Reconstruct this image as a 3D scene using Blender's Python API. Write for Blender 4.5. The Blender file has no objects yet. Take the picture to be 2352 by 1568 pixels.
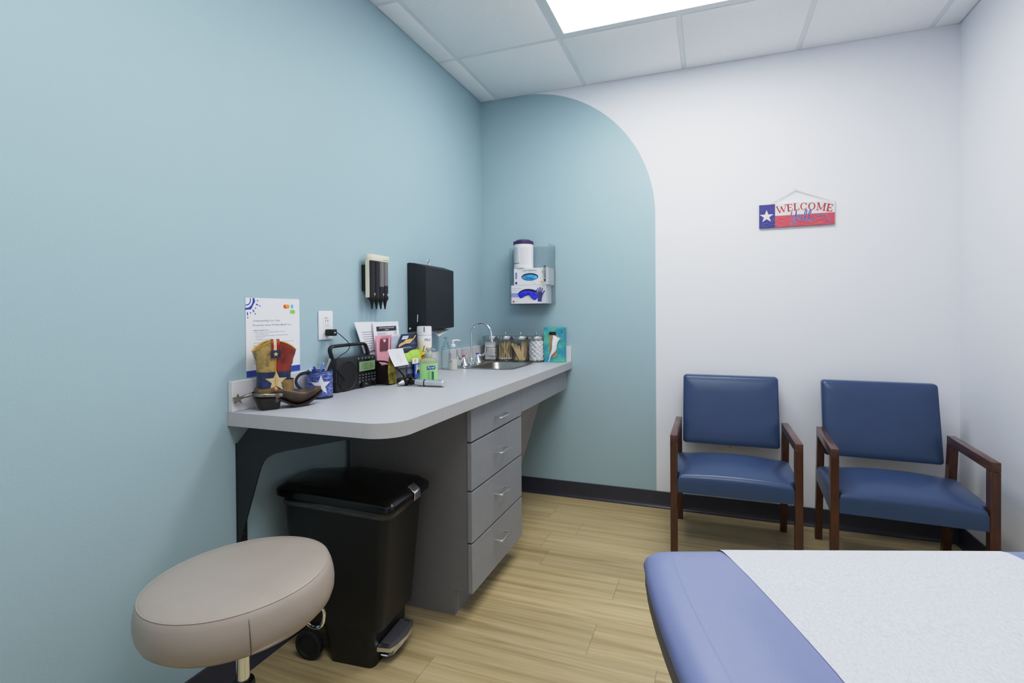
import bpy, bmesh, math, random
from mathutils import Vector, Matrix
from mathutils.geometry import tessellate_polygon
random.seed(7)
PI = math.pi
SC = bpy.context.scene
COL = SC.collection

# ------------------------------------------------------------------ colour / materials
def lin(c):
    c = c / 255.0
    return c / 12.92 if c <= 0.04045 else ((c + 0.055) / 1.055) ** 2.4
def rgb(r, g, b): return (lin(r), lin(g), lin(b), 1.0)

MATS = {}
def pm(name, col, rough=.5, metal=0., var=.06, nscale=6., bump=0., bscale=60., stretch=(1, 1, 1),
       coat=0., trans=0., ior=1.45, spec=.5, emit=0., alpha=1., sheen=0., col2=None, contrast=None, ndetail=3., subs=0.):
    """principled material whose colour is varied by a procedural noise"""
    if name in MATS: return MATS[name]
    m = bpy.data.materials.new(name); m.use_nodes = True
    nt = m.node_tree; N = nt.nodes; L = nt.links
    b = N['Principled BSDF']
    tc = N.new('ShaderNodeTexCoord'); mp = N.new('ShaderNodeMapping')
    mp.inputs['Scale'].default_value = stretch
    L.new(tc.outputs['Object'], mp.inputs['Vector'])
    nz = N.new('ShaderNodeTexNoise'); nz.inputs['Scale'].default_value = nscale; nz.inputs['Detail'].default_value = ndetail
    L.new(mp.outputs['Vector'], nz.inputs['Vector'])
    rp = N.new('ShaderNodeValToRGB')
    if col2 is None:
        lo = tuple(max(0., v * (1 - var)) for v in col[:3]) + (1,); hi = tuple(min(1., v * (1 + var)) for v in col[:3]) + (1,)
    else: lo, hi = col, col2
    rp.color_ramp.elements[0].color = lo; rp.color_ramp.elements[1].color = hi
    if contrast: rp.color_ramp.elements[0].position, rp.color_ramp.elements[1].position = contrast
    else: rp.color_ramp.elements[0].position, rp.color_ramp.elements[1].position = .3, .7
    L.new(nz.outputs['Fac'], rp.inputs['Fac'])
    L.new(rp.outputs['Color'], b.inputs['Base Color'])
    b.inputs['Roughness'].default_value = rough; b.inputs['Metallic'].default_value = metal
    b.inputs['Specular IOR Level'].default_value = spec
    b.inputs['Coat Weight'].default_value = coat; b.inputs['Coat Roughness'].default_value = .1
    b.inputs['Transmission Weight'].default_value = trans; b.inputs['IOR'].default_value = ior
    b.inputs['Sheen Weight'].default_value = sheen
    if emit:
        L.new(rp.outputs['Color'], b.inputs['Emission Color']); b.inputs['Emission Strength'].default_value = emit
    if bump:
        n2 = N.new('ShaderNodeTexNoise'); n2.inputs['Scale'].default_value = bscale; n2.inputs['Detail'].default_value = 4
        L.new(mp.outputs['Vector'], n2.inputs['Vector'])
        bp = N.new('ShaderNodeBump'); bp.inputs['Strength'].default_value = bump; bp.inputs['Distance'].default_value = .002
        L.new(n2.outputs['Fac'], bp.inputs['Height']); L.new(bp.outputs['Normal'], b.inputs['Normal'])
    MATS[name] = m
    return m

def thin_clear(name, tint=(1, 1, 1, 1), gloss=.12, rough=.03):
    """thin clear sheet: mostly transparent with a fresnel reflection"""
    if name in MATS: return MATS[name]
    m = bpy.data.materials.new(name); m.use_nodes = True
    nt = m.node_tree; N = nt.nodes; L = nt.links
    for n in list(N):
        if n.type != 'OUTPUT_MATERIAL': N.remove(n)
    out = [n for n in N if n.type == 'OUTPUT_MATERIAL'][0]
    t = N.new('ShaderNodeBsdfTransparent'); g = N.new('ShaderNodeBsdfGlossy'); mx = N.new('ShaderNodeMixShader')
    nz = N.new('ShaderNodeTexNoise'); nz.inputs['Scale'].default_value = 4
    rp = N.new('ShaderNodeValToRGB')
    rp.color_ramp.elements[0].color = tuple(v * .992 for v in tint[:3]) + (1,); rp.color_ramp.elements[1].color = tint
    L.new(nz.outputs['Fac'], rp.inputs['Fac']); L.new(rp.outputs['Color'], t.inputs['Color'])
    g.inputs['Roughness'].default_value = rough
    lw = N.new('ShaderNodeLayerWeight'); lw.inputs['Blend'].default_value = .25
    ma = N.new('ShaderNodeMath'); ma.operation = 'MULTIPLY_ADD'; ma.inputs[1].default_value = .4; ma.inputs[2].default_value = gloss * .15
    ma.use_clamp = True
    L.new(lw.outputs['Fresnel'], ma.inputs[0]); L.new(ma.outputs[0], mx.inputs['Fac'])
    L.new(t.outputs[0], mx.inputs[1]); L.new(g.outputs[0], mx.inputs[2]); L.new(mx.outputs[0], out.inputs['Surface'])
    MATS[name] = m
    return m

# ------------------------------------------------------------------ mesh builder
class M:
    def __init__(s): s.bm = bmesh.new(); s.k = 0
    def add(s, bm2, mat=0, mx=None):
        for f in bm2.faces: f.material_index = mat
        if mx is not None: bmesh.ops.transform(bm2, matrix=mx, verts=bm2.verts)
        me = bpy.data.meshes.new('tmp'); bm2.to_mesh(me); bm2.free()
        s.bm.from_mesh(me); bpy.data.meshes.remove(me)
        return s
    def box(s, x0, x1, y0, y1, z0, z1, bev=0., seg=2, mat=0, mx=None):
        b = bmesh.new(); bmesh.ops.create_cube(b, size=1)
        for v in b.verts:
            v.co = Vector(((x0 + x1) / 2 + v.co.x * (x1 - x0), (y0 + y1) / 2 + v.co.y * (y1 - y0), (z0 + z1) / 2 + v.co.z * (z1 - z0)))
        if bev: bmesh.ops.bevel(b, geom=list(b.edges), offset=bev, segments=seg, profile=.5, affect='EDGES')
        return s.add(b, mat, mx)
    def prism(s, pts, axis, a0, a1, bev=0., seg=2, mat=0, mx=None):
        def P(p, a):
            return {'x': (a, p[0], p[1]), 'y': (p[0], a, p[1]), 'z': (p[0], p[1], a)}[axis]
        b = bmesh.new()
        lo = [b.verts.new(P(p, a0)) for p in pts]; hi = [b.verts.new(P(p, a1)) for p in pts]
        n = len(pts)
        b.faces.new(lo); b.faces.new(hi[::-1])
        for i in range(n): b.faces.new((lo[i], hi[i], hi[(i + 1) % n], lo[(i + 1) % n]))
        bmesh.ops.recalc_face_normals(b, faces=b.faces)
        if bev:
            bmesh.ops.bevel(b, geom=list(b.edges), offset=bev, segments=seg, profile=.5, affect='EDGES')
        return s.add(b, mat, mx)
    def tube(s, pts, r, n=10, closed=False, mat=0, flat=None, caps=True, mx=None):
        pts = [Vector(p) for p in pts]; m = len(pts); b = bmesh.new(); rings = []
        rr = r if isinstance(r, (list, tuple)) else [r] * m
        up = None
        for i, p in enumerate(pts):
            if closed: t = pts[(i + 1) % m] - pts[i - 1]
            else: t = pts[min(i + 1, m - 1)] - pts[max(i - 1, 0)]
            t.normalize()
            if up is None:
                up = Vector((0, 0, 1)) if abs(t.z) < .9 else Vector((1, 0, 0))
                if flat is not None: up = Vector(flat[2])
            u = t.cross(up)
            if u.length < 1e-6: u = t.orthogonal()
            u.normalize(); w = u.cross(t).normalized()
            if flat is None: up = w
            a, c = (1, 1) if flat is None else flat[:2]
            rings.append([b.verts.new(p + u * (math.cos(2 * PI * k / n) * rr[i] * a) + w * (math.sin(2 * PI * k / n) * rr[i] * c)) for k in range(n)])
        for i in range(m if closed else m - 1):
            A, B = rings[i], rings[(i + 1) % m]
            for k in range(n): b.faces.new((A[k], A[(k + 1) % n], B[(k + 1) % n], B[k]))
        if not closed and caps:
            b.faces.new(rings[0][::-1]); b.faces.new(rings[-1])
        bmesh.ops.recalc_face_normals(b, faces=b.faces)
        return s.add(b, mat, mx)
    def lathe(s, prof, c=(0, 0, 0), n=40, mat=0, mx=None):
        b = bmesh.new(); rings = []
        for r, z in prof:
            if r < 1e-6: rings.append([b.verts.new((c[0], c[1], c[2] + z))])
            else: rings.append([b.verts.new((c[0] + r * math.cos(2 * PI * k / n), c[1] + r * math.sin(2 * PI * k / n), c[2] + z)) for k in range(n)])
        for A, B in zip(rings, rings[1:]):
            if len(A) == 1 and len(B) == 1: continue
            for k in range(n):
                k2 = (k + 1) % n
                if len(A) == 1: b.faces.new((A[0], B[k2], B[k]))
                elif len(B) == 1: b.faces.new((A[k], A[k2], B[0]))
                else: b.faces.new((A[k], A[k2], B[k2], B[k]))
        bmesh.ops.recalc_face_normals(b, faces=b.faces)
        return s.add(b, mat, mx)
    def loft(s, secs, mat=0, caps=True, closed=True, mx=None):
        b = bmesh.new(); R = [[b.verts.new(p) for p in sec] for sec in secs]; n = len(R[0])
        for A, B in zip(R, R[1:]):
            for k in range(n if closed else n - 1): b.faces.new((A[k], A[(k + 1) % n], B[(k + 1) % n], B[k]))
        if caps and closed: b.faces.new(R[0][::-1]); b.faces.new(R[-1])
        bmesh.ops.recalc_face_normals(b, faces=b.faces)
        return s.add(b, mat, mx)
    def sheet(s, grid, mat=0, thick=0., mx=None):
        b = bmesh.new(); R = [[b.verts.new(p) for p in row] for row in grid]
        for A, B in zip(R, R[1:]):
            for k in range(len(A) - 1): b.faces.new((A[k], A[k + 1], B[k + 1], B[k]))
        if thick:
            bmesh.ops.recalc_face_normals(b, faces=b.faces)
            bmesh.ops.solidify(b, geom=list(b.faces), thickness=thick)
        return s.add(b, mat, mx)
    def sph(s, c, r, sc=(1, 1, 1), n=16, mat=0, mx=None):
        b = bmesh.new(); bmesh.ops.create_uvsphere(b, u_segments=n, v_segments=max(6, n // 2), radius=r)
        for v in b.verts: v.co = Vector((c[0] + v.co.x * sc[0], c[1] + v.co.y * sc[1], c[2] + v.co.z * sc[2]))
        return s.add(b, mat, mx)
    def poly(s, pts, mat=0, mx=None):
        b = bmesh.new(); vs = [b.verts.new(p) for p in pts]
        nn = Vector((0, 0, 0)); P = [Vector(p) for p in pts]
        for a, c in zip(P, P[1:] + P[:1]): nn += a.cross(c)
        for tri in tessellate_polygon([P]):
            if len(set(tri)) < 3: continue
            f = b.faces.new([vs[i] for i in tri]); f.normal_update()
            if f.normal.dot(nn) < 0: f.normal_flip()
        return s.add(b, mat, mx)
    def plate(s, pts2, o, u, v, t=.0006, mat=0):
        """flat shape (2-D points) lying on the plane o + u,v, raised by t"""
        o, u, v = Vector(o), Vector(u), Vector(v); n = u.cross(v).normalized(); s.k += 1; t += s.k * 8e-6
        return s.poly([o + u * p[0] + v * p[1] + n * t for p in pts2], mat)
    def text(s, txt, o, u, v, h, w=None, t=.0006, mat=0, align='L', shear=0., warp=None, bold=0.):
        """lettering on the plane o + u,v; h = height of a line's capitals, w = total width (None: natural)"""
        cu = bpy.data.curves.new('t', 'FONT'); cu.body = txt; cu.size = 1.; cu.shear = shear; cu.resolution_u = 2; cu.offset = bold
        ob = bpy.data.objects.new('t', cu); COL.objects.link(ob)
        dg = bpy.context.evaluated_depsgraph_get(); dg.update()
        me = bpy.data.meshes.new_from_object(ob.evaluated_get(dg))
        bpy.data.objects.remove(ob); bpy.data.curves.remove(cu)
        xs = [q.co.x for q in me.vertices] or [0, 1]
        x0, x1 = min(xs), max(xs); k = h / .69
        kx = k if w is None else w / (x1 - x0)
        o, u, v = Vector(o), Vector(u).normalized(), Vector(v).normalized(); n = u.cross(v)
        off = {'L': 0, 'C': -(x1 - x0) * kx / 2, 'R': -(x1 - x0) * kx}[align]
        for q in me.vertices:
            a, b_ = (q.co.x - x0) * kx + off, q.co.y * k
            if warp: a, b_ = warp(a, b_)
            q.co = o + u * a + v * b_ + n * t
        for p in me.polygons: p.material_index = mat
        s.bm.from_mesh(me); bpy.data.meshes.remove(me)
        return s
    def ribbon(s, pts2, wid, o, u, v, t=.0006, mat=0):
        """brush stroke of width wid along 2-D points on a plane"""
        P = [Vector((p[0], p[1])) for p in pts2]; L, R = [], []
        ww = wid if isinstance(wid, (list, tuple)) else [wid] * len(P)
        for i, p in enumerate(P):
            d = P[min(i + 1, len(P) - 1)] - P[max(i - 1, 0)]
            if d.length < 1e-9: d = Vector((1, 0))
            d.normalize(); q = Vector((-d.y, d.x)) * ww[i] / 2
            L.append(p + q); R.append(p - q)
        o, u, v = Vector(o), Vector(u), Vector(v); n = u.cross(v).normalized()
        s.k += 1; f = lambda p, i: o + u * p.x + v * p.y + n * (t + s.k * 8e-6 + i * 4e-6)
        return s.sheet([[f(a, i) for i, a in enumerate(L)], [f(a, i) for i, a in enumerate(R)]], mat)

def crom(pts, k=8, closed=False):
    """Catmull-Rom through the points"""
    P = [Vector(p) for p in pts]; out = []; n = len(P)
    for i in range(n if closed else n - 1):
        g = (lambda j: P[j % n]) if closed else (lambda j: P[min(max(j, 0), n - 1)])
        a, b, c, d = g(i - 1), g(i), g(i + 1), g(i + 2)
        for q in range(k):
            t = q / k
            out.append(.5 * ((2 * b) + (c - a) * t + (2 * a - 5 * b + 4 * c - d) * t * t + (3 * b - a - 3 * c + d) * t ** 3))
    if not closed: out.append(P[-1])
    return out
def rrect(x0, x1, y0, y1, r, n=6):
    pts = []
    for cx, cy, a in ((x1 - r, y1 - r, 0), (x0 + r, y1 - r, 90), (x0 + r, y0 + r, 180), (x1 - r, y0 + r, 270)):
        for k in range(n + 1):
            t = math.radians(a + 90 * k / n); pts.append((cx + r * math.cos(t), cy + r * math.sin(t)))
    return pts
def circ(cx, cy, r, n=24, ry=None):
    ry = r if ry is None else ry
    return [(cx + r * math.cos(2 * PI * k / n), cy + ry * math.sin(2 * PI * k / n)) for k in range(n)]
def star(cx, cy, r, inner=.382, rot=PI / 2):
    return [(cx + (r if k % 2 == 0 else r * inner) * math.cos(rot + k * PI / 5), cy + (r if k % 2 == 0 else r * inner) * math.sin(rot + k * PI / 5)) for k in range(10)]

def part(name, m, mats, parent=None, label=None, smooth=35, kind=None, local=False):
    """link the built mesh as ONE object; world-coordinate meshes are moved into the parent's frame"""
    if not isinstance(mats, (list, tuple)): mats = [mats]
    me = bpy.data.meshes.new(name)
    root = parent
    while root is not None and root.parent is not None: root = root.parent
    if root is not None and not local:
        mw = Matrix.Translation(root.location) @ Matrix.Rotation(root.rotation_euler.z, 4, 'Z')
        bmesh.ops.transform(m.bm, matrix=mw.inverted(), verts=m.bm.verts)
    m.bm.to_mesh(me); m.bm.free()
    for x in mats: me.materials.append(x)
    if smooth:
        me.polygons.foreach_set('use_smooth', [True] * len(me.polygons))
        me.set_sharp_from_angle(angle=math.radians(smooth))
    else: me.polygons.foreach_set('use_smooth', [False] * len(me.polygons))
    o = bpy.data.objects.new(name, me); COL.objects.link(o)
    if parent is not None: o.parent = parent
    if label: o['label'] = label
    if kind: o['kind'] = kind
    return o
def thing(name, label, cat, loc=(0, 0, 0), rz=0., group=None):
    o = bpy.data.objects.new(name, None); COL.objects.link(o); o.empty_display_size = .05
    o.location = loc; o.rotation_euler = (0, 0, rz); o['label'] = label; o['category'] = cat
    if group: o['group'] = group
    return o
def single(name, m, mats, label, cat, group=None, base=None, smooth=35):
    """a thing that is one mesh; origin moved to base"""
    if base is not None: bmesh.ops.transform(m.bm, matrix=Matrix.Translation(-Vector(base)), verts=m.bm.verts)
    o = part(name, m, mats, None, label, smooth)
    if base is not None: o.location = base
    o['category'] = cat
    if group: o['group'] = group
    return o
def struct(name, m, mats, parent=None, smooth=35):
    return part(name, m, mats, parent, None, smooth, 'structure' if parent is None else None)
def copy_tree(o, parent=None):
    c = o.copy(); COL.objects.link(c); c.parent = parent
    for ch in list(o.children): copy_tree(ch, c)
    return c

# ------------------------------------------------------------------ room dimensions (metres)
W, H, YF = 2.689, 2.675, -4.6         # width, ceiling height, open end behind the camera
CT = .8893                            # worktop height
X, Y, Z = Vector((1, 0, 0)), Vector((0, 1, 0)), Vector((0, 0, 1))

# ------------------------------------------------------------------ shared materials
TEAL = rgb(163, 187, 196); WHITE = rgb(229, 231, 238)
def wall_material(name, arch):
    m = bpy.data.materials.new(name); m.use_nodes = True
    nt = m.node_tree; N = nt.nodes; L = nt.links; b = N['Principled BSDF']; b.inputs['Roughness'].default_value = .55
    b.inputs['Specular IOR Level'].default_value = .3
    g = N.new('ShaderNodeNewGeometry')
    nz = N.new('ShaderNodeTexNoise'); nz.inputs['Scale'].default_value = 160; nz.inputs['Detail'].default_value = 3
    L.new(g.outputs['Position'], nz.inputs['Vector'])
    bp = N.new('ShaderNodeBump'); bp.inputs['Strength'].default_value = .12; bp.inputs['Distance'].default_value = .003
    L.new(nz.outputs['Fac'], bp.inputs['Height']); L.new(bp.outputs['Normal'], b.inputs['Normal'])
    if arch is None:
        sep = N.new('ShaderNodeTexNoise'); sep.inputs['Scale'].default_value = 1.5
        rp = N.new('ShaderNodeValToRGB')
        base = TEAL if name.endswith('teal_paint') else WHITE
        rp.color_ramp.elements[0].color = tuple(v * .985 for v in base[:3]) + (1,); rp.color_ramp.elements[1].color = base
        L.new(g.outputs['Position'], sep.inputs['Vector']); L.new(sep.outputs['Fac'], rp.inputs['Fac']); L.new(rp.outputs['Color'], b.inputs['Base Color'])
        return m
    cx, cz, r = arch
    sp = N.new('ShaderNodeSeparateXYZ'); L.new(g.outputs['Position'], sp.inputs[0])
    def mt(op, a, b2=None, c=None):
        n = N.new('ShaderNodeMath'); n.operation = op
        for i, q in enumerate((a, b2, c)):
            if q is None: continue
            if isinstance(q, (int, float)): n.inputs[i].default_value = q
            else: L.new(q, n.inputs[i])
        return n.outputs[0]
    dx = mt('MAXIMUM', mt('SUBTRACT', sp.outputs['X'], cx), 0); dz = mt('MAXIMUM', mt('SUBTRACT', sp.outputs['Z'], cz), 0)
    d = mt('SQRT', mt('ADD', mt('MULTIPLY', dx, dx), mt('MULTIPLY', dz, dz)))
    inside = mt('LESS_THAN', d, r)
    mx = N.new('ShaderNodeMix'); mx.data_type = 'RGBA'
    mx.inputs['A'].default_value = WHITE; mx.inputs['B'].default_value = TEAL
    L.new(inside, mx.inputs['Factor']); L.new(mx.outputs['Result'], b.inputs['Base Color'])
    return m

def floor_material():
    m = bpy.data.materials.new('oak_vinyl_plank'); m.use_nodes = True
    nt = m.node_tree; N = nt.nodes; L = nt.links; b = N['Principled BSDF']; b.inputs['Roughness'].default_value = .42
    g = N.new('ShaderNodeNewGeometry'); sp = N.new('ShaderNodeSeparateXYZ'); L.new(g.outputs['Position'], sp.inputs[0])
    def mt(op, a, b2=None, c=None):
        n = N.new('ShaderNodeMath'); n.operation = op
        for i, q in enumerate((a, b2, c)):
            if q is None: continue
            if isinstance(q, (int, float)): n.inputs[i].default_value = q
            else: L.new(q, n.inputs[i])
        return n.outputs[0]
    PW, PL = .19, 1.22
    ry = mt('DIVIDE', mt('ADD', sp.outputs['Y'], 1.34 + 19 * PW), PW); row = mt('FLOOR', ry); fy = mt('FRACT', ry)
    wn = N.new('ShaderNodeTexWhiteNoise'); wn.noise_dimensions = '1D'; L.new(row, wn.inputs['W'])
    rx = mt('DIVIDE', mt('ADD', sp.outputs['X'], mt('MULTIPLY_ADD', wn.outputs['Value'], PL, 5)), PL); colm = mt('FLOOR', rx); fx = mt('FRACT', rx)
    cb = N.new('ShaderNodeCombineXYZ'); L.new(row, cb.inputs[0]); L.new(colm, cb.inputs[1])
    w2 = N.new('ShaderNodeTexWhiteNoise'); w2.noise_dimensions = '3D'; L.new(cb.outputs[0], w2.inputs['Vector'])
    # grain: noise drawn out along x, shifted per plank
    gv = N.new('ShaderNodeCombineXYZ')
    L.new(mt('MULTIPLY_ADD', sp.outputs['X'], .55, mt('MULTIPLY', w2.outputs['Value'], 37.)), gv.inputs[0])
    L.new(mt('MULTIPLY', sp.outputs['Y'], 14.), gv.inputs[1]); L.new(mt('MULTIPLY', w2.outputs['Value'], 11.), gv.inputs[2])
    n1 = N.new('ShaderNodeTexNoise'); n1.inputs['Scale'].default_value = 2.2; n1.inputs['Detail'].default_value = 7; n1.inputs['Roughness'].default_value = .62; n1.inputs['Distortion'].default_value = .5
    L.new(gv.outputs[0], n1.inputs['Vector'])
    rp = N.new('ShaderNodeValToRGB'); e = rp.color_ramp.elements
    e[0].position = .30; e[0].color = rgb(152, 133, 97); e[1].position = .72; e[1].color = rgb(196, 179, 143)
    e2 = e.new(.5); e2.color = rgb(178, 160, 121)
    L.new(n1.outputs['Fac'], rp.inputs['Fac'])
    hs = N.new('ShaderNodeHueSaturation'); hs.inputs['Saturation'].default_value = 1.0
    L.new(mt('MULTIPLY_ADD', w2.outputs['Value'], .22, .89), hs.inputs['Value']); L.new(rp.outputs['Color'], hs.inputs['Color'])
    seam = mt('MAXIMUM', mt('LESS_THAN', fx, .0016), mt('MULTIPLY', mt('LESS_THAN', fy, .006), .25))
    mx = N.new('ShaderNodeMix'); mx.data_type = 'RGBA'; L.new(mt('MULTIPLY', seam, .55), mx.inputs['Factor'])
    L.new(hs.outputs['Color'], mx.inputs['A']); mx.inputs['B'].default_value = rgb(70, 58, 40)
    L.new(mx.outputs['Result'], b.inputs['Base Color'])
    bp = N.new('ShaderNodeBump'); bp.inputs['Strength'].default_value = .08; bp.inputs['Distance'].default_value = .002
    L.new(n1.outputs['Fac'], bp.inputs['Height']); L.new(bp.outputs['Normal'], b.inputs['Normal'])
    return m

m_teal = wall_material('wall_teal_paint', None)
m_white = wall_material('wall_white_paint', None)
m_arch = wall_material('wall_arch_paint', (.300, 1.805, .872))
m_floor = floor_material()
m_tile = pm('ceiling_tile', rgb(244, 245, 246), .9, var=.03, nscale=220, bump=.25, bscale=300)
m_grid = pm('ceiling_grid_white', rgb(226, 229, 231), .5, var=.02)
m_base = pm('vinyl_cove_base', rgb(54, 54, 66), .33, var=.06, nscale=9)
m_lam = pm('grey_laminate', rgb(184, 184, 190), .38, var=.02, nscale=40)
m_edge = pm('edge_laminate', rgb(178, 177, 178), .45, var=.02, nscale=40)
m_splash = pm('splash_laminate', rgb(214, 212, 214), .45, var=.02, nscale=40)
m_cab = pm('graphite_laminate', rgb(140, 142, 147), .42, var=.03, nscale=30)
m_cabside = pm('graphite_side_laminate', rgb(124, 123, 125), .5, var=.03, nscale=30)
m_dark = pm('black_gap', rgb(20, 22, 24), .7)
m_chrome = pm('chrome', rgb(225, 228, 232), .08, 1., var=.02)
m_brush = pm('brushed_nickel', rgb(222, 222, 226), .27, 1., var=.05, stretch=(1, 20, 1), nscale=20)
m_steel = pm('stainless_sink', rgb(176, 174, 170), .3, 1., var=.05, nscale=30)
m_blackmetal = pm('powder_coated_black', rgb(28, 33, 38), .5, var=.05, nscale=30)
m_blackpl = pm('black_plastic', rgb(18, 18, 19), .42, var=.08, nscale=30, bump=.15, bscale=400)
m_blackgl = pm('gloss_black_plastic', rgb(8, 8, 9), .22, var=.08)
m_rubber = pm('black_rubber', rgb(17, 17, 18), .7, var=.1)
m_paper = pm('white_paper', rgb(232, 233, 240), .8, var=.01)
m_white_pl = pm('white_plastic', rgb(232, 233, 238), .35, var=.02)
m_ink = pm('dark_grey_ink', rgb(70, 72, 88), .8)
m_black = pm('black_ink', rgb(22, 22, 26), .7)
m_blueink = pm('navy_blue_ink', rgb(62, 78, 155), .7)
m_glass = thin_clear('clear_glass', (.996, .998, .998, 1), .2)
m_acryl = thin_clear('clear_acrylic', (.992, .997, .998, 1), .16)

# ================================================================== ROOM
m = M(); m.box(0, W, YF, 0, -.1, 0); struct('floor', m, m_floor, smooth=0)
m = M(); m.box(-.12, 0, YF - .12, .12, -.1, H + .12); struct('wall_left', m, m_teal, smooth=0)
m = M(); m.box(0, W, 0, .12, -.1, H + .12); struct('wall_back', m, m_arch, smooth=0)
m = M(); m.box(W, W + .12, YF - .12, .12, -.1, H + .12); struct('wall_right', m, m_white, smooth=0)


T = .6096; gx = [.12518 + k * T for k in range(5)]; gy = [-.6148 - k * T for k in range(7)]
xe = [0.] + gx + [W]; ye = [0.] + gy + [YF]
LIGHTS = [(gx[1], gx[3], gy[1], gy[0]), (gx[1], gx[3], gy[4], gy[3])]  # second panel is added out of view to brighten the near half
m = M(); m.box(0, W, YF, 0, H + .03, H + .12)
for i in range(len(xe) - 1):
    for j in range(len(ye) - 1):
        x0, x1, y1, y0 = xe[i], xe[i + 1], ye[j], ye[j + 1]
        if any(x0 > l[0] - .01 and x1 < l[1] + .01 and y0 > l[2] - .01 and y1 < l[3] + .01 for l in LIGHTS): continue
        gap = .0125
        m.box(x0 + (gap if i else .002), x1 - (gap if i < len(xe) - 2 else .004), y0 + gap, y1 - (gap if j else .002), H, H + .032, .0025, 2)
ceil = struct('ceiling', m, m_tile)
m = M()
for x in gx:
    spans = [(YF, 0.)]
    for l in LIGHTS:
        if l[0] + .01 < x < l[1] - .01: spans = [q for a_, b_ in spans for q in ((a_, min(b_, l[2])), (max(a_, l[3]), b_)) if q[1] - q[0] > .01]
    for a_, b_ in spans: m.box(x - .012, x + .012, a_, b_, H + .003, H + .014)
for y in gy: m.box(0, W, y - .012, y + .012, H + .0032, H + .0142)
struct('ceiling_grid', m, m_grid, ceil, 0)

m_light = bpy.data.materials.new('light_diffuser'); m_light.use_nodes = True
_b = m_light.node_tree.nodes['Principled BSDF']; _n = m_light.node_tree.nodes.new('ShaderNodeTexNoise'); _n.inputs['Scale'].default_value = 3
_r = m_light.node_tree.nodes.new('ShaderNodeValToRGB'); _r.color_ramp.elements[0].color = (.97, .985, 1, 1); _r.color_ramp.elements[1].color = (1, .995, .985, 1)
m_light.node_tree.links.new(_n.outputs['Fac'], _r.inputs['Fac']); m_light.node_tree.links.new(_r.outputs['Color'], _b.inputs['Emission Color'])
_b.inputs['Emission Strength'].default_value = 13.0; _b.inputs['Base Color'].default_value = (.9, .9, .9, 1)
for i, (x0, x1, y0, y1) in enumerate(LIGHTS):
    t = thing('ceiling_light', ['glowing flat panel light set in the tiled ceiling nearest the white wall', 'added unseen flat panel light in the ceiling above the stool and exam table'][i], 'light', ((x0 + x1) / 2, (y0 + y1) / 2, H + .004))
    m = M(); f = .028; g = .010
    m.box(x0 + g, x1 - g, y0 + g, y0 + g + f, H + .001, H + .012, .001, 1); m.box(x0 + g, x1 - g, y1 - g - f, y1 - g, H + .001, H + .012, .001, 1)
    m.box(x0 + g, x0 + g + f, y0 + g, y1 - g, H + .0012, H + .0118, .001, 1); m.box(x1 - g - f, x1 - g, y0 + g, y1 - g, H + .0012, H + .0118, .001, 1)
    part('frame', m, m_grid, t)
    m = M(); m.box(x0 + g + f - .002, x1 - g - f + .002, y0 + g + f - .002, y1 - g - f + .002, H + .004, H + .010)
    part('diffuser', m, m_light, t, 'white glowing diffuser', 0)

# cove base: profile (distance from wall, height)
prof = [(0, 0), (.022, 0), (.022, .003), (.014, .0065), (.0085, .014), (.0065, .025), (.006, .099), (.0045, .101), (0, .101)]
m = M(); m.prism([(-a, b) for a, b in prof], 'x', .0, W - .0005); struct('baseboard_back', m, m_base)
m = M(); m.prism([(a, b) for a, b in prof], 'y', YF, -1.4755); m.prism([(a, b) for a, b in prof], 'y', -.9, -.0001); struct('baseboard_left', m, m_base)
m = M(); m.prism([(W - a, b) for a, b in prof], 'y', YF, -.0001); struct('baseboard_right', m, m_base)

# ================================================================== COUNTER
t = thing('countertop', 'pale grey laminate counter running along the teal wall', 'counter', (.32, -1.03, CT - .044))
SX0, SX1, SY0, SY1 = .080, .432, -.595, -.160           # sink cut-out
R = .10
front = [(.638, -.001)]
outl = [(.001, -.001), (.001, -2.062)] + [(.638 - R + R * math.sin(a), -2.062 + R - R * math.cos(a)) for a in [PI / 2 * k / 12 for k in range(13)]] + [(.638, -.001)]
hole = rrect(SX0, SX1, SY0, SY1, .055)
def slab_with_hole(outer, hole, z0, z1):
    b = bmesh.new()
    for z in (z0, z1):
        vo = [b.verts.new((p[0], p[1], z)) for p in outer]; vh = [b.verts.new((p[0], p[1], z)) for p in hole]
        eds = [b.edges.new((vo[i], vo[(i + 1) % len(vo)])) for i in range(len(vo))] + [b.edges.new((vh[i], vh[(i + 1) % len(vh)])) for i in range(len(vh))]
        bmesh.ops.triangle_fill(b, edges=eds, use_beauty=True)
        if z == z0: lo, lh = vo, vh
        else:
            for A, B in ((lo, vo), (lh, vh)):
                for i in range(len(A)): b.faces.new((A[i], A[(i + 1) % len(A)], B[(i + 1) % len(A)], B[i]))
    bmesh.ops.recalc_face_normals(b, faces=b.faces)
    return b
m = M(); m.add(slab_with_hole(outl, hole, CT - .044, CT)); part('worktop', m, m_lam, t, None, 30)
m = M()     # edge band wrapped round the free edges, a hair proud
ob = [(.0012, -2.0635)] + [(.6395 - R + R * math.sin(a), -2.0635 + R - R * math.cos(a)) for a in [PI / 2 * k / 12 for k in range(13)]] + [(.6395, -.0012)]
m.sheet([[(p[0], p[1], CT - .0445) for p in ob], [(p[0], p[1], CT - .0008) for p in ob]]); part('edge_band', m, m_edge, t, 'beige grey edge band', 30)
m = M(); m.box(.001, .0205, -2.060, -.001, CT + .0002, .9905, .0015, 1); single('backsplash', m, m_splash, 'long pale laminate backsplash board along the teal side wall', 'backsplash', base=(.01, -1.03, CT))
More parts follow.
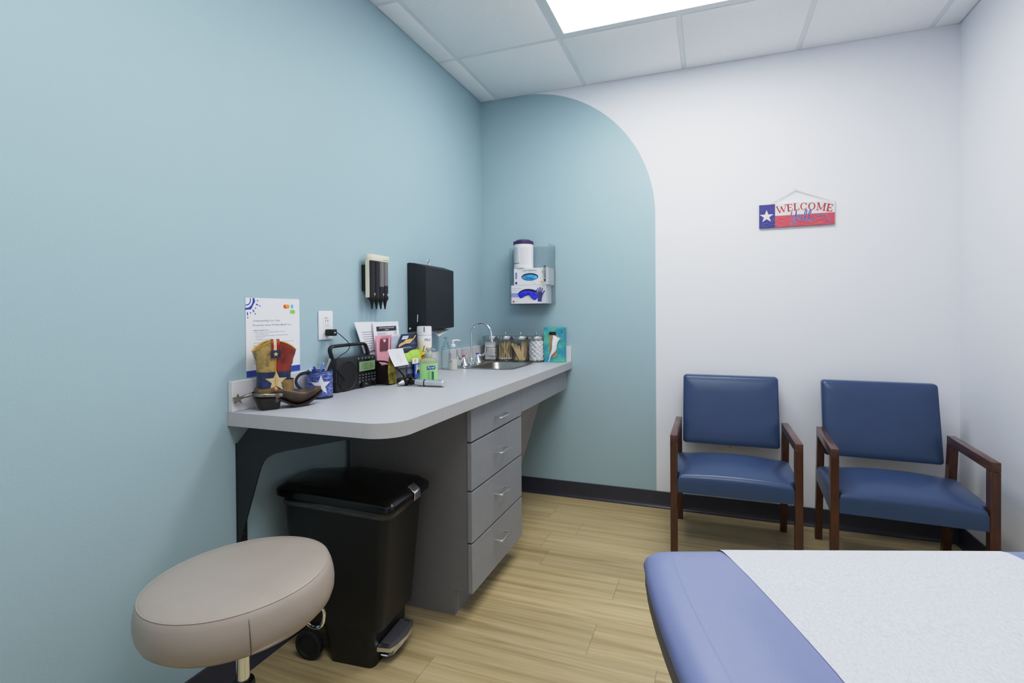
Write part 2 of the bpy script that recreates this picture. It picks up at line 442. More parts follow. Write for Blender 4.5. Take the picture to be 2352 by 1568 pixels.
m = M(); m.box(.0206, .636, -.0205, -.001, CT + .0002, .9900, .0015, 1); single('backsplash', m, m_splash, 'short pale laminate backsplash board behind the glass jars', 'backsplash', base=(.33, -.01, CT))

# drawer cabinet
CY0, CY1, DX = -1.475, -.905, .610
t = thing('drawer_cabinet', 'graphite grey cabinet of four drawers under the counter', 'cabinet', (.30, -1.19, 0))
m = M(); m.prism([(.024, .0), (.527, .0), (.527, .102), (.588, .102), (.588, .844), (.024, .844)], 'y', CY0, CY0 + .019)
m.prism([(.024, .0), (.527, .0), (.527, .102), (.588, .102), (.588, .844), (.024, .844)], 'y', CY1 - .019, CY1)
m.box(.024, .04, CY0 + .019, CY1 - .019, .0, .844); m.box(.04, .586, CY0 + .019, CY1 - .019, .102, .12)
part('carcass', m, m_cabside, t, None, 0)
m = M(); m.box(.500, .5268, CY0 + .0192, CY1 - .0192, .0, .1015); part('toe_kick', m, m_cab, t, None, 0)
zz = [.844, .7004, .5076, .3013, .1041]
for k in range(4):
    m = M(); m.box(.591, DX, CY0 - .008, CY1 - .002, zz[k + 1] + (.0035 if k < 3 else 0), zz[k] - (.0035 if k else .002), .0012, 1)
    d = part('drawer', m, m_cab, t)
    hz = [.757, .605, .423, .222][k]; yc = -1.195
    m = M(); m.tube([(DX - .004, yc - .052, hz), (DX + .024, yc - .052, hz)] + [(DX + .024 + .008 * math.sin(a), yc - .052 + .008 * (1 - math.cos(a)), hz) for a in (.5, 1., 1.57)] + [(DX + .024 + .008 * math.cos(a), yc + .044 + .008 * math.sin(a), hz) for a in (0, .5, 1., 1.57)] + [(DX - .004, yc + .052, hz)], .0042, 8)
    part('handle', m, m_brush, d, 'satin bar handle')
    m = M(); m.box(.045, .5895, CY0 + .03, CY1 - .03, zz[k + 1] + .02, zz[k] - .03); part('drawer_box', m, m_dark, d, None, 0)
# apron and knee panel under the sink
m = M(); m.box(.592, DX, CY1 + .0005, -.037, .7165, .8445, .0012, 1)
single('apron_panel', m, m_cab, 'grey apron board under the counter edge between the drawers and the arch wall', 'panel', base=(.60, -.47, .717))
m = M(); m.prism([(.575, .84), (.59, .84), (.39, .18), (.03, .18), (.03, .195), (.379, .195)], 'y', CY1 + .0005, -.40, 0)
single('knee_panel', m, pm('knee_panel_grey', rgb(140, 132, 130), .5), 'sloping grey knee panel hiding the pipes under the sink', 'panel', base=(.35, -.65, .18), smooth=0)

# bracket
t = thing('counter_bracket', 'black steel bracket carrying the free end of the counter', 'bracket', (.0, -2.02, .44))
pl = [(.0075, .44), (.0075, .779), (.068, .8445), (.50, .8445), (.50, .838), (.222, .774), (.165, .758), (.138, .744), (.120, .728), (.108, .705), (.045, .53), (.012, .44)]
m = M(); m.prism(pl, 'y', -2.034, -2.029); part('plate', m, m_blackmetal, t, None, 0)
m = M(); m.box(.0003, .006, -2.034, -1.995, .42, .779); part('wall_flange', m, m_blackmetal, t, None, 0)
m = M(); m.box(.068, .50, -2.034, -1.995, .8395, .8448); part('top_flange', m, m_blackmetal, t, None, 0)
for z in (.47, .72):
    m = M(); m.lathe([(0, .004), (.004, .0035), (.006, 0)], n=12, mx=Matrix.Translation((.006, -2.012, z)) @ Matrix.Rotation(PI / 2, 4, 'Y')); part('screw', m, m_chrome, t)

# ------------------------------------------------------------------ sink + faucet
t = thing('sink', 'stainless steel drop in sink in the counter corner', 'sink', (.256, -.38, CT))
o1 = rrect(.066, .446, -.609, -.146, .066, 8); o2 = rrect(.072, .440, -.603, -.152, .06, 8); i1 = rrect(.150, .424, -.582, -.173, .058, 8)
i2 = rrect(.156, .418, -.576, -.179, .055, 8); i3 = rrect(.172, .402, -.560, -.195, .05, 8); i4 = rrect(.20, .375, -.53, -.225, .04, 8)
m = M(); m.loft([[(p[0], p[1], z) for p in s_] for s_, z in ((o1, CT + .0004), (o1, CT + .002), (o2, CT + .0045), (i1, CT + .0035), (i2, CT - .001), (i3, CT - .10), (i4, CT - .125))], caps=False)
m.poly([(p[0], p[1], CT - .125) for p in i4]); part('basin', m, m_steel, t, None, 50)
m = M(); m.lathe([(0, .003), (.018, .003), (.03, .0015), (.036, 0)], (.287, -.378, CT - .1245), 24); part('drain', m, m_chrome, t)
t = thing('faucet', 'chrome gooseneck faucet with two handles behind the sink', 'faucet', (.098, -.40, CT + .0045))
FZ = CT + .0045; fx = .100
m = M(); m.lathe([(.0, .0), (.030, .0), (.031, .006), (.022, .016), (.015, .022), (.0, .022)], (fx, -.40, FZ)); m.sph((fx, -.40, FZ + .03), .0155); part('base', m, m_chrome, t)
m = M()
arc = [(fx + .0675 - .0675 * math.cos(a), -.40, 1.080 + .0675 * math.sin(a)) for a in [PI * .93 * k / 18 for k in range(19)]]
m.tube([(fx, -.40, FZ + .03)] + arc + [(fx + .138, -.40, 1.045)], .0075, 14); part('spout', m, m_chrome, t)
m = M(); m.tube([(fx + .1375, -.40, 1.048), (fx + .139, -.40, 1.034)], .0095, 14); part('aerator', m, m_chrome, t)
for yy, cap, sg in ((-.50, rgb(196, 60, 70), -1), (-.30, rgb(92, 92, 190), 1)):
    m = M(); m.lathe([(0, 0), (.033, 0), (.034, .004), (.022, .026), (.013, .042), (.011, .046), (.011, .056), (0, .056)], (fx - .004, yy, FZ)); h = part('handle', m, m_chrome, t)
    m = M(); m.lathe([(0, .0), (.0105, .0), (.0105, .006), (.008, .008), (0, .008)], (fx - .004, yy, FZ + .0561), 20); part('index_cap', m, pm('tap_cap_%d' % sg, cap, .3), h, 'red hot cap' if sg < 0 else 'blue cold cap')
    m = M(); c0 = Vector((fx - .004, yy, FZ + .048)); bd_ = Vector((-.25, -1, 0)) if sg < 0 else Vector((.75, .65, 0))
    m.tube(crom([c0 + bd_ * .008, c0 + bd_ * .030 + Vector((0, 0, -.002)), c0 + bd_ * .048 + Vector((0, 0, .008)), c0 + bd_ * .058 + Vector((0, 0, .03)), c0 + bd_ * .058 + Vector((0, 0, .052))], 5), [.005] * 8 + [.0065] * 13, 10, flat=(1.3, .6, (1, 0, 0))); part('blade', m, m_chrome, h, 'long wrist blade')
m = M(); m.tube([(fx - .03, -.40, FZ), (fx - .03, -.40, FZ + .05)], .003, 8); m.sph((fx - .03, -.40, FZ + .052), .005); part('lift_rod', m, m_chrome, t)

# ================================================================== TRASH CAN (local frame)
t = thing('trash_can', 'black plastic step on trash can beside the grey drawer cabinet', 'trash can', (.262, -1.745, 0), .09)
def rpoly(P, r, n=6):
    out = []; k = len(P)
    for i in range(k):
        p, a, b = Vector(P[i]), Vector(P[i - 1]), Vector(P[(i + 1) % k]); u, v = (a - p).normalized(), (b - p).normalized()
        h = math.acos(max(-1, min(1, u.dot(v)))) / 2; d = r / math.tan(h); c = p + (u + v).normalized() * (r / math.sin(h)); s_, e_ = p + u * d - c, p + v * d - c
        for j in range(n + 1):
            t_ = j / n; q = (s_ * (1 - t_) + e_ * t_).normalized() * r + c; out.append((q.x, q.y))
    return out
def rr3(x0, x1, y0, y1, r, z, n=6, cut=.62):
    """rounded plan of the can: the rear (wall side) end is narrower"""
    return [(p[0], p[1], z) for p in rpoly([(x0, y0), (x1, y0), (x1, y1), (x0 + (x1 - x0) * .35, y1), (x0, y0 + (y1 - y0) * cut)], r, n)]
m = M()
m.loft([rr3(-.178, .168, -.126, .124, .03, .128), rr3(-.176, .171, -.128, .126, .032, .134), rr3(-.196, .193, -.134, .132, .034, .35), rr3(-.214, .211, -.140, .138, .036, .558)])
m.loft([rr3(-.035, .138, -.122, .122, .022, .0), rr3(-.037, .140, -.124, .123, .024, .006), rr3(-.06, .140, -.126, .124, .024, .1285)])
m.box(-.168, -.05, -.118, .06, .112, .1285)
part('body', m, m_blackpl, t, None, 40, local=True)
m = M()
tl_ = lambda pts: [(p[0], p[1], p[2] + .030 * max(0, (.233 - p[0]) / .466)) for p in pts]
m.loft([tl_(q) for q in (rr3(-.222, .222, -.150, .148, .03, .540), rr3(-.232, .232, -.158, .156, .032, .546), rr3(-.233, .233, -.159, .157, .032, .566), rr3(-.231, .231, -.157, .155, .032, .570), rr3(-.206, .207, -.134, .132, .03, .588), rr3(-.202, .203, -.130, .128, .03, .5895), rr3(-.15, .15, -.10, .10, .04, .596), rr3(-.06, .06, -.05, .05, .02, .599))])
part('lid', m, [m_blackgl], t, None, 40, local=True)
m = M(); m.prism([(.2345, .541), (.238, .541), (.2385, .568), (.234, .574), (.212, .591), (.209, .589), (.230, .573), (.2345, .567)], 'y', .0, .048, .001, 1)
part('lid_clip', m, m_brush, t, 'silver lid clip', 40, local=True)
m = M(); g1, g2 = [], []
base_o = rr3(-.2155, .2125, -.1415, .1395, .037, 0, 8)
for i, p in enumerate(base_o + base_o[:1]):
    sag = .012 + .022 * max(0, (p[0] + .2) / .42) * (1 if p[1] < .1 else .6) + .002 * math.sin(i * 3.1)
    g1.append((p[0] * 1.004, p[1] * 1.004, .553)); g2.append((p[0] * 1.008 * (1 - .02 * sag), p[1] * 1.012, .553 - sag))
m.sheet([g1, [((a[0] + b[0]) / 2 * 1.006, (a[1] + b[1]) / 2 * 1.008, (a[2] + b[2]) / 2) for a, b in zip(g1, g2)], g2])
part('liner_edge', m, pm('bag_film', rgb(44, 44, 46), .25, var=.5, stretch=(1, 1, 14), nscale=16, col2=rgb(80, 80, 82)), t, 'dark plastic bag edge', 60, local=True)
for yy in (-.128, .030):
    m = M(); mx = Matrix.Translation((-.108, yy, .0515)) @ Matrix.Rotation(PI / 2, 4, 'X')
    m.lathe([(0, -.012), (.034, -.012), (.034, -.003), (.036, -.012), (.049, -.012), (.051, -.009), (.051, .012), (.048, .014), (.04, .014), (.038, .006), (0, .006)], n=36, mx=mx)
    part('wheel', m, m_rubber, t, local=True)
m = M()
po = [(.142, -.104), (.190, -.098), (.202, -.072), (.210, -.01), (.202, .052), (.190, .076), (.142, .082)]
pi_ = [(.142, -.086), (.180, -.083), (.188, -.064), (.194, -.01), (.188, .044), (.180, .062), (.142, .064)]
m.loft([[(p[0], p[1], .050) for p in po], [(p[0], p[1], .064) for p in po], [(p[0], p[1], .068) for p in pi_]], caps=False)
m.poly([(p[0], p[1], .0645) for p in pi_][::-1]); pd = part('pedal', m, m_brush, t, 'satin metal foot pedal', 40, local=True)
m = M(); m.prism([(p[0] * .985 + .002, (p[1] + .01) * .95 - .01) for p in pi_], 'z', .0655, .0685, .001, 1); part('tread', m, pm('pedal_tread', rgb(70, 70, 76), .4), pd, 'dark pedal tread', local=True)
m = M(); m.tube([(.142, -.075, .022), (.165, -.072, .02), (.176, -.06, .02), (.182, 0, .02), (.176, .05, .02), (.165, .06, .02), (.142, .062, .022)], .0045, 8); part('pedal_bar', m, m_chrome, t, local=True)

# ================================================================== STOOL
SCX, SCY, SZ = .468, -2.4346, .612
t = thing('rolling_stool', 'round taupe vinyl rolling stool nearest the camera at the teal wall', 'stool', (SCX, SCY, 0))
nrm = Vector((-.0495, -.0263, 1)).normalized(); tilt = Vector((0, 0, 1)).rotation_difference(nrm).to_matrix().to_4x4()
SM = Matrix.Translation((0, 0, SZ)) @ tilt
m_vin = pm('taupe_vinyl', rgb(160, 149, 140), .36, var=.03, nscale=14, bump=.08, bscale=500)
m = M(); m.lathe([(0, .011), (.06, .0108), (.11, .010), (.15, .008), (.175, .005), (.188, .0015), (.1935, -.0005), (.1950, -.002), (.1975, -.005), (.2015, -.016), (.2045, -.032), (.2055, -.048), (.2035, -.066), (.197, -.082), (.184, -.094), (.165, -.101), (.15, -.103), (0, -.103)], n=96, mx=SM)
seat = part('seat', m, m_vin, t, None, 60, local=True)
m = M(); m.tube([tuple(SM @ Vector((.1945 * math.cos(a), .1945 * math.sin(a), -.0006))) for a in [2 * PI * k / 96 for k in range(96)]], .0012, 8, True); part('piping', m, pm('taupe_piping', rgb(164, 154, 145), .4), seat, local=True)
m = M(); sa = math.radians(-37)
for k in range(30):
    pr = [(.1955, -.004), (.2022, -.018), (.2052, -.035), (.2060, -.05), (.2042, -.066), (.1978, -.082), (.186, -.0935)]
    f = k / 29 * (len(pr) - 1); i = min(int(f), len(pr) - 2); q = f - i; r_ = pr[i][0] * (1 - q) + pr[i + 1][0] * q; z_ = pr[i][1] * (1 - q) + pr[i + 1][1] * q
    m.box(-.0006, .0006, -.0007, .0007, -.0011, .0011, mx=SM @ Matrix.Translation((r_ * math.cos(sa), r_ * math.sin(sa), z_)) @ Matrix.Rotation(sa, 4, 'Z'))
part('stitching', m, pm('stitch_thread', rgb(84, 74, 70), .8), seat, 'dark vertical seam stitching', local=True)
m = M(); m.lathe([(0, -.1031), (.14, -.1031), (.14, -.108), (0, -.108)], n=40, mx=SM); part('under_plate', m, m_blackpl, t, local=True)
LBX, LBY = .074, -.104
m = M(); m.box(-.036, .012, -.018, .018, -.115, -.1085, mx=SM @ Matrix.Translation((LBX, LBY, 0)) @ Matrix.Rotation(.55, 4, 'Z')); part('care_label', m, m_paper, t, 'small white printed label', local=True)
m = M(); m.lathe([(0, .36), (.0145, .36), (.0145, .506), (0, .506)], (.012, -.004, 0), 24); part('pole', m, m_chrome, t, 'chrome piston', local=True)
m = M(); m.lathe([(0, .09), (.03, .09), (.025, .362), (.023, .370), (.0155, .372), (0, .372)], (.012, -.004, 0), 28); part('column', m, m_blackpl, t, local=True)
m = M(); lp = [(.03, .135, .512), (.07, .15, .505), (.104, .153, .47), (.106, .154, .44), (.096, .154, .421), (.075, .154, .414), (.056, .153, .422), (.046, .15, .445), (.035, .14, .49), (.02, .13, .512)]
m.tube(crom(lp, 6), .0042, 10); part('lever', m, m_chrome, t, 'bent chrome height lever', local=True)
for k in range(5):
    a = math.radians(91 + 72 * k); ca, sa_ = math.cos(a), math.sin(a)
    m = M(); e = .27
    m.loft([[(ca * d - sa_ * w_, sa_ * d + ca * w_, z_) for w_, z_ in ((-hw, z0), (hw, z0), (hw * .8, z1), (-hw * .8, z1))] for d, hw, z0, z1 in ((.022, .024, .085, .135), (.12, .02, .08, .115), (e, .015, .072, .092))])
    part('leg', m, m_blackmetal if False else m_chrome, t, None, 40, local=True)
    m = M(); cx_, cy_ = ca * e * .97, sa_ * e * .97
    for o_ in (-.013, .013):
        m.lathe([(0, -.008), (.022, -.008), (.025, -.005), (.025, .005), (.022, .008), (0, .008)], n=24, mx=Matrix.Translation((cx_ - sa_ * o_, cy_ + ca * o_, .0255)) @ Matrix.Rotation(a, 4, 'Z') @ Matrix.Rotation(PI / 2, 4, 'X'))
    m.box(cx_ - .008, cx_ + .008, cy_ - .008, cy_ + .008, .02, .074, .003); part('caster', m, m_rubber, t, None, 40, local=True)

# ================================================================== ARM CHAIRS
m_wood = pm('walnut_stain', rgb(58, 30, 18), .3, var=.3, nscale=7, stretch=(14, 14, 1.2), coat=.25, col2=rgb(88, 48, 28), ndetail=6)
m_woodh = pm('walnut_stain_arm', rgb(66, 38, 30), .3, var=.3, nscale=7, stretch=(14, 1.2, 14), coat=.3, col2=rgb(92, 58, 46), ndetail=6)
m_blue = pm('navy_vinyl', rgb(52, 73, 107), .3, var=.05, nscale=9, bump=.12, bscale=260)
CW = .573
def seat_mesh():
    xs = sorted(set([round(CW * k / 44, 4) for k in range(45)] + [.0335, CW - .0335, .004, .008, .014, CW - .004, CW - .008, CW - .014, .038, .044, CW - .038, CW - .044]))
    ys = sorted(set([round(.468 * k / 36 + .004, 4) for k in range(37)] + [.0475, .006, .009, .014, .020, .052, .058]))
    def inn(x, y): return not (y < .0475 - 1e-6 and (x < .0335 - 1e-6 or x > CW - .0335 + 1e-6))
    def hgt(x, y):
        nx, ny = abs(2 * x / CW - 1), (y - .004) / .468
        d = min(x, CW - x, y - .004, .472 - y)
        if y < .0475: d = min(d, x - .0335, CW - .0335 - x)
        elif y < .12:
            dx_ = max(.0335 - x, x - (CW - .0335), 0); d = min(d, math.hypot(0, y - .0475) if dx_ > 0 else d)
        crown = .050 * (1 - nx ** 2.4) * (1 - abs(2 * ny - .95) ** 2.6 if abs(2 * ny - .95) < 1 else 0) + .002
        r = .022; e = max(0, min(1, d / r)); rnd = r * (1 - math.sqrt(max(0, 1 - (1 - e) ** 2)))
        return .412 + crown - rnd
    b = bmesh.new(); V = {}
    for i in range(len(xs) - 1):
        for j in range(len(ys) - 1):
            if not inn((xs[i] + xs[i + 1]) / 2, (ys[j] + ys[j + 1]) / 2): continue
            q = []
            for a, c in ((i, j), (i + 1, j), (i + 1, j + 1), (i, j + 1)):
                if (a, c) not in V: V[(a, c)] = b.verts.new((xs[a], ys[c], hgt(xs[a], ys[c])))
                q.append(V[(a, c)])
            b.faces.new(q)
    bd = [e for e in b.edges if len(e.link_faces) == 1]
    r = bmesh.ops.extrude_edge_only(b, edges=bd)
    nv = [g for g in r['geom'] if isinstance(g, bmesh.types.BMVert)]; ne = [g for g in r['geom'] if isinstance(g, bmesh.types.BMEdge) and all(v in nv for v in g.verts)]
    for v in nv: v.co.z = .333
    bmesh.ops.triangle_fill(b, edges=ne, use_beauty=True)
    bmesh.ops.recalc_face_normals(b, faces=b.faces)
    return b
def chair(label, loc, rz, first):
    t = thing('armchair', label, 'chair', loc, rz, 'pair of blue armchairs')
    for sx in (0, CW - .0325):
        m = M(); m.box(sx, sx + .0325, 0, .045, 0, .5705, .0015, 1); part('front_leg', m, m_wood, t, None, 40, local=True)
        m = M(); m.loft([[(sx, y0, z), (sx + .0325, y0, z), (sx + .0325, y1, z), (sx, y1, z)] for y0, y1, z in ((.540, .578, 0), (.470, .515, .36), (.440, .485, .5705))]); part('rear_leg', m, m_wood, t, None, 30, local=True)
        m = M(); m.box(sx, sx + .0325, -.0005, .4855, .571, .61, .002, 2); part('armrest', m, m_woodh, t, None, 40, local=True)
    m = M(); m.add(seat_mesh()); part('seat', m, m_blue, t, None, 50, local=True)
    m = M(); secs = []
    N_ = 14
    def bk(inset, off):      # one outline of the backrest slab in its leaning plane
        x0, x1, z0, z1 = .036 + inset, CW - .036 - inset, 0 + inset, .383 - inset
        pts = []
        for p in rrect(x0, x1, z0, z1, .016, 4):
            s_ = p[1]; y = .492 + .095 * s_ / .383 + off; pts.append((p[0], y, .462 + s_ * .985))
        return pts
    def bulge(off, ins): return bk(ins, off)
    secs = [bulge(.050, .012), bulge(.056, .002), bulge(.048, 0), bulge(.012, 0), bulge(.003, .003), bulge(-.002, .012), bulge(-.006, .035), bulge(-.008, .09)]
    m.loft(secs); part('backrest', m, m_blue, t, None, 50, local=True)
    return t
chair('blue vinyl armchair with dark wood arms, nearer the teal arch', (1.3022, -.690, 0), 0, True)
chair('blue vinyl armchair with dark wood arms, in the corner by the side wall', (1.9730, -.730, 0), -.055, False)

# ================================================================== EXAM TABLE
HA = .3636
t = thing('exam_table', 'blue vinyl exam table filling the near foreground', 'exam table', (1.3787, -2.423, 0), HA)
def Lf(f): return -.04 * (1 - math.exp(min(f, 0) / .17))
W0, TL = .71, -1.50
def outline(ins, z, zc=0.):
    pts = []
    fs = [TL + .04, TL * .8, TL * .6, TL * .4, -.45, -.35, -.28, -.21, -.15, -.10, -.07]
    left = [(Lf(f) + ins, max(f, TL + ins)) for f in fs]
    r = .03
    cor = [(Lf(-.02) + ins + r - ins * .3 - r * math.cos(a) * (1 - ins * 6), -r - ins + r * math.sin(a) * (1 - ins * 6) - .001 + ins * .3 * 1) for a in [PI / 2 * k / 7 for k in range(8)]]
    cor = [(Lf(-.03) + ins + r * (1 - math.cos(a)), -ins - r * (1 - math.sin(a))) for a in [PI / 2 * k / 7 for k in range(8)]]
    far = [(.25, -ins - .002), (.45, -ins - .006)]
    L_ = left + cor
    Rr = [(W0 - p[0], p[1] - .012) for p in L_][::-1]
    near = [(W0 / 2, TL + ins)]
    return [(p[0], p[1], z) for p in L_ + far + Rr + near]
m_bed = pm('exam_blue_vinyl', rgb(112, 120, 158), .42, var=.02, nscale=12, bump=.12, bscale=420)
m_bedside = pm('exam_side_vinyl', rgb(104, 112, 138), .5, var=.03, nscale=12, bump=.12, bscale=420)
def sag(x, f):      # the padding is pressed down along the middle
    d0 = .015 * max(0, min(1, (-f - .06) / .30)); c = .36; h = abs(x - c)
    e = max(0, min(1, (h - .205) / .085)); return d0 * (1 - e * e * (3 - 2 * e))
m = M(); m.loft([outline(.004, .784), outline(0, .7845), outline(0, .789), outline(.002, .796), outline(.007, .802), outline(.016, .8068), outline(.028, .8092), outline(.05, .81)], caps=False)
rows_ = []
for k in range(61):
    f = -.0455 + (TL + .0455 + .0455) * k / 60; a_, b_ = Lf(f) + .0455, W0 - Lf(f) - .0455
    rows_.append([(a_ + (b_ - a_) * j / 48, f - .010 * j / 48 * (1 - k / 60), .8101 - sag(a_ + (b_ - a_) * j / 48, f)) for j in range(49)])
m.sheet(rows_)
part('cushion', m, m_bed, t, None, 50, local=True)
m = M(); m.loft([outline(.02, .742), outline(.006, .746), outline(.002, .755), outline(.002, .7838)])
part('shaded_side_band', m, pm('exam_side_shade', rgb(88, 85, 92), .5, var=.04, nscale=12, bump=.12, bscale=420), t, 'cushion side tinted grey for shade', 50, local=True)  # lower cushion side; its shade is put into the grey colour
m = M(); m.box(.10, W0 - .10, -1.40, -.16, .10, .742, .01, 2); part('base_cabinet', m, pm('table_base_beige', rgb(200, 198, 192), .5), t, None, 40, local=True)
m = M(); m.box(.13, W0 - .13, -1.36, -.20, 0, .10); part('plinth', m, m_dark, t, None, 0, local=True)
# paper
t2 = thing('exam_paper', 'white crepe paper strip spread over the blue exam table', 'paper', (1.3787, -2.423, .8105), HA)
m = M(); rows = []
fs = [(.006, .755), (.009, .775), (.004, .79), (-.004, .8015), (-.014, .8075), (-.026, .8102)] + [(-.05 - .05 * k, .8106) for k in range(28)]
for f, z in fs:
    e = max(0, -f); l = .123 + .015 * min(1, e / .3) + .006 * e + .004 * math.sin(e * 9); r_ = .583 + .018 * min(1, e / .3)
    row = []
    for k in range(41):
        u = k / 40; x = l + (r_ - l) * u
        dz = .0005 * math.sin(x * 26 + f * 7) * math.sin(f * 5 + 1) if z > .81 else 0
        row.append((x, f - (.012 * u if f > -.03 else 0) - (.003 if f > 0 else 0) * 0, z + abs(dz) + (.0006 if f > -.03 else .0002) - sag(x, f) - .8105))
    rows.append(row)
m.sheet(rows)
part('sheet', m, pm('crepe_paper', rgb(180, 183, 197), .85, nscale=190, stretch=(2.4, 1, 1), col2=rgb(206, 209, 220), contrast=(.3, .7), ndetail=4, bump=.5, bscale=200), t2, None, 60, local=True)

# ================================================================== ON THE TEAL WALL (x = 0; right along the wall = +y)
def onwall(y, z, x=0.): return (x, y, z)
# ---- flyer
t = thing('flyer', 'white visit information sheet taped above the backsplash behind the boot', 'paper', (0, -1.863, .995))
FY0, FY1, FZ0, FZ1 = -1.9868, -1.7375, .9945, 1.2685
m = M(); m.box(.0008, .0016, FY0, FY1, FZ0, FZ1); part('sheet', m, m_paper, t, None, 0)
o = (.0016, FY0, FZ1); fw, fh = FY1 - FY0, FZ1 - FZ0
m = M(); m.plate([(0, -fh), (fw, -fh), (fw, -fh + .0195 + .002), (0, -fh + .0215)], o, Y, Z, .0003); part('footer_band', m, pm('flyer_blue', rgb(52, 76, 165), .7), t, 'blue band')
m = M(); mt_ = pm('flyer_blue', rgb(52, 76, 165), .7)
c0 = (.003, -.008)
def annq(r0, r1, a0, a1, n=14): return [(c0[0] + r1 * math.cos(a0 + (a1 - a0) * k / n), c0[1] + r1 * math.sin(a0 + (a1 - a0) * k / n)) for k in range(n + 1)] + [(c0[0] + r0 * math.cos(a1 - (a1 - a0) * k / n), c0[1] + r0 * math.sin(a1 - (a1 - a0) * k / n)) for k in range(n + 1)]
m.plate(annq(.0155, .0195, math.radians(-100), math.radians(22)), o, Y, Z, .0003)
gear = []
for k in range(61):
    a = math.radians(-98) + math.radians(112) * k / 60; rr_ = .0335 + .0035 * abs(math.cos((a + .1) * 3.4)) ** 3
    gear.append((c0[0] + rr_ * math.cos(a), c0[1] + rr_ * math.sin(a)))
m.plate(gear + [(c0[0] + .0265 * math.cos(math.radians(14) - math.radians(112) * k / 30), c0[1] + .0265 * math.sin(math.radians(14) - math.radians(112) * k / 30)) for k in range(31)], o, Y, Z, .0003)
for a in (-85, -52, -19, ):
    ca, sa_ = math.cos(math.radians(a)), math.sin(math.radians(a))
    m.ribbon([(c0[0] + .042 * ca, c0[1] + .042 * sa_), (c0[0] + .053 * ca, c0[1] + .053 * sa_)], .0042, o, Y, Z, .0003)
    m.plate(circ(c0[0] + .0605 * ca, c0[1] + .0605 * sa_, .0026, 12), o, Y, Z, .0003)
for a in (-69, -36, -2):
    ca, sa_ = math.cos(math.radians(a)), math.sin(math.radians(a)); m.plate(circ(c0[0] + .0475 * ca, c0[1] + .0475 * sa_, .0026, 12), o, Y, Z, .0003)
part('sun_emblem', m, mt_, t, 'blue sun emblem')
def pill(x0, x1, y0, y1): return rrect(x0, x1, y0, y1, (y1 - y0) / 2 - 1e-5, 6)
m = M(); m.plate(pill(.168, .199, -.0365, -.0215), o, Y, Z, .0003, 1); m.plate([p for p in pill(.168, .197, -.0365, -.0215) if p[0] < .186] + [(.186, -.0365)], o, Y, Z, .0005, 0)
m.plate(circ(.2115, -.0285, .0066, 20, .0078), o, Y, Z, .0003, 2); m.plate(pill(.200, .2265, -.0565, -.0415), o, Y, Z, .0003, 3)
part('logo', m, [pm('logo_red', rgb(222, 92, 60)), pm('logo_orange', rgb(240, 160, 70)), pm('logo_blue', rgb(110, 178, 222)), pm('logo_green', rgb(142, 206, 96))], t, 'coloured pill shaped logo')
m = M()
m.text('Understanding Your Visit:', (.0016, FY0 + .030, FZ1 - .083), Y, Z, .0062, .122, .0003)
m.text('Preventive versus Problem-Based Care', (.0016, FY0 + .030, FZ1 - .0985), Y, Z, .0062, .176, .0003); part('heading', m, m_ink, t, 'dark serif heading')
m = M(); body = [('What is Preventive Care?', 0, 1, .066), ('Preventive care focuses on keeping you healthy. It includes:', 0, 0, .144), ('- Annual wellness exams', 1, 0, .062), ('- Routine screenings (like mammograms or blood pressure checks)', 1, 0, .152), ('- Immunizations', 1, 0, .043), ('- Counseling to prevent illness', 1, 0, .079), (None,), ('These services are usually covered at no cost to you under most insurance plans.', 0, 0, .19), (None,),
        ('What is Problem-Based (or Acute) Care?', 0, 1, .104), ('This involves diagnosing or treating a new or existing health concern, such as:', 0, 0, .185), ('- New symptoms (like pain, fatigue, or cough)', 1, 0, .108), ('- Follow-up for a chronic condition', 1, 0, .09), ('- Additional testing or treatments', 1, 0, .085), (None,), ('If you bring up a new problem during a preventive visit, your doctor may need to', 0, 0, .198), ('evaluate and treat it. This may be billed as a separate visit to your insurance', 0, 0, .196), ('and may result in a cost to you.', 0, 1, .08), (None,), ('What should I expect?', 0, 1, .06)]
yy = FZ1 - .1155
for ln in body:
    if ln[0] is None: yy -= .0042; continue
    m.text(ln[0], (.0016, FY0 + .0305 + .006 * ln[1], yy), Y, Z, .0030 + .0004 * ln[2], ln[3], .0003, bold=.02 * ln[2]); yy -= .0066
part('body_text', m, m_ink, t, 'lines of small print')

# ---- wall outlet with charger
t = thing('wall_outlet', 'white duplex outlet on the teal wall above the radio', 'outlet', (0, -1.594, 1.163))
OY0, OY1, OZ0, OZ1 = -1.6355, -1.5515, 1.1045, 1.2233
m = M(); m.box(.0003, .0065, OY0, OY1, OZ0, OZ1, .003, 3); part('cover_plate', m, m_white_pl, t)
m = M(); yc = (OY0 + OY1) / 2; zc = (OZ0 + OZ1) / 2; m.box(.006, .0085, yc - .018, yc + .018, zc - .034, zc + .034, .001, 1); rc = part('receptacle', m, pm('receptacle_white', rgb(226, 227, 233), .4), t)
m = M()
for zz_ in (zc + .019,):
    m.box(.0078, .0088, yc - .0075, yc - .0058, zz_ - .004, zz_ + .004); m.box(.0078, .0088, yc + .0055, yc + .0075, zz_ - .0035, zz_ + .0035); m.box(.0078, .0088, yc + .0055, yc + .0105, zz_ - .001, zz_ + .001)
    m.lathe([(0, 0), (.0022, 0), (.0022, .001), (0, .001)], n=12, mx=Matrix.Translation((.0078, yc - .006, zz_ + .012)) @ Matrix.Rotation(PI / 2, 4, 'Y')); m.lathe([(0, 0), (.0022, 0), (.0022, .001), (0, .001)], n=12, mx=Matrix.Translation((.0078, yc + .002, zz_ + .0125)) @ Matrix.Rotation(PI / 2, 4, 'Y'))
m.box(.0082, .0087, yc - .010, yc + .010, zc - .0004, zc + .0004)
part('slot', m, m_black, rc, 'dark slots', 0)
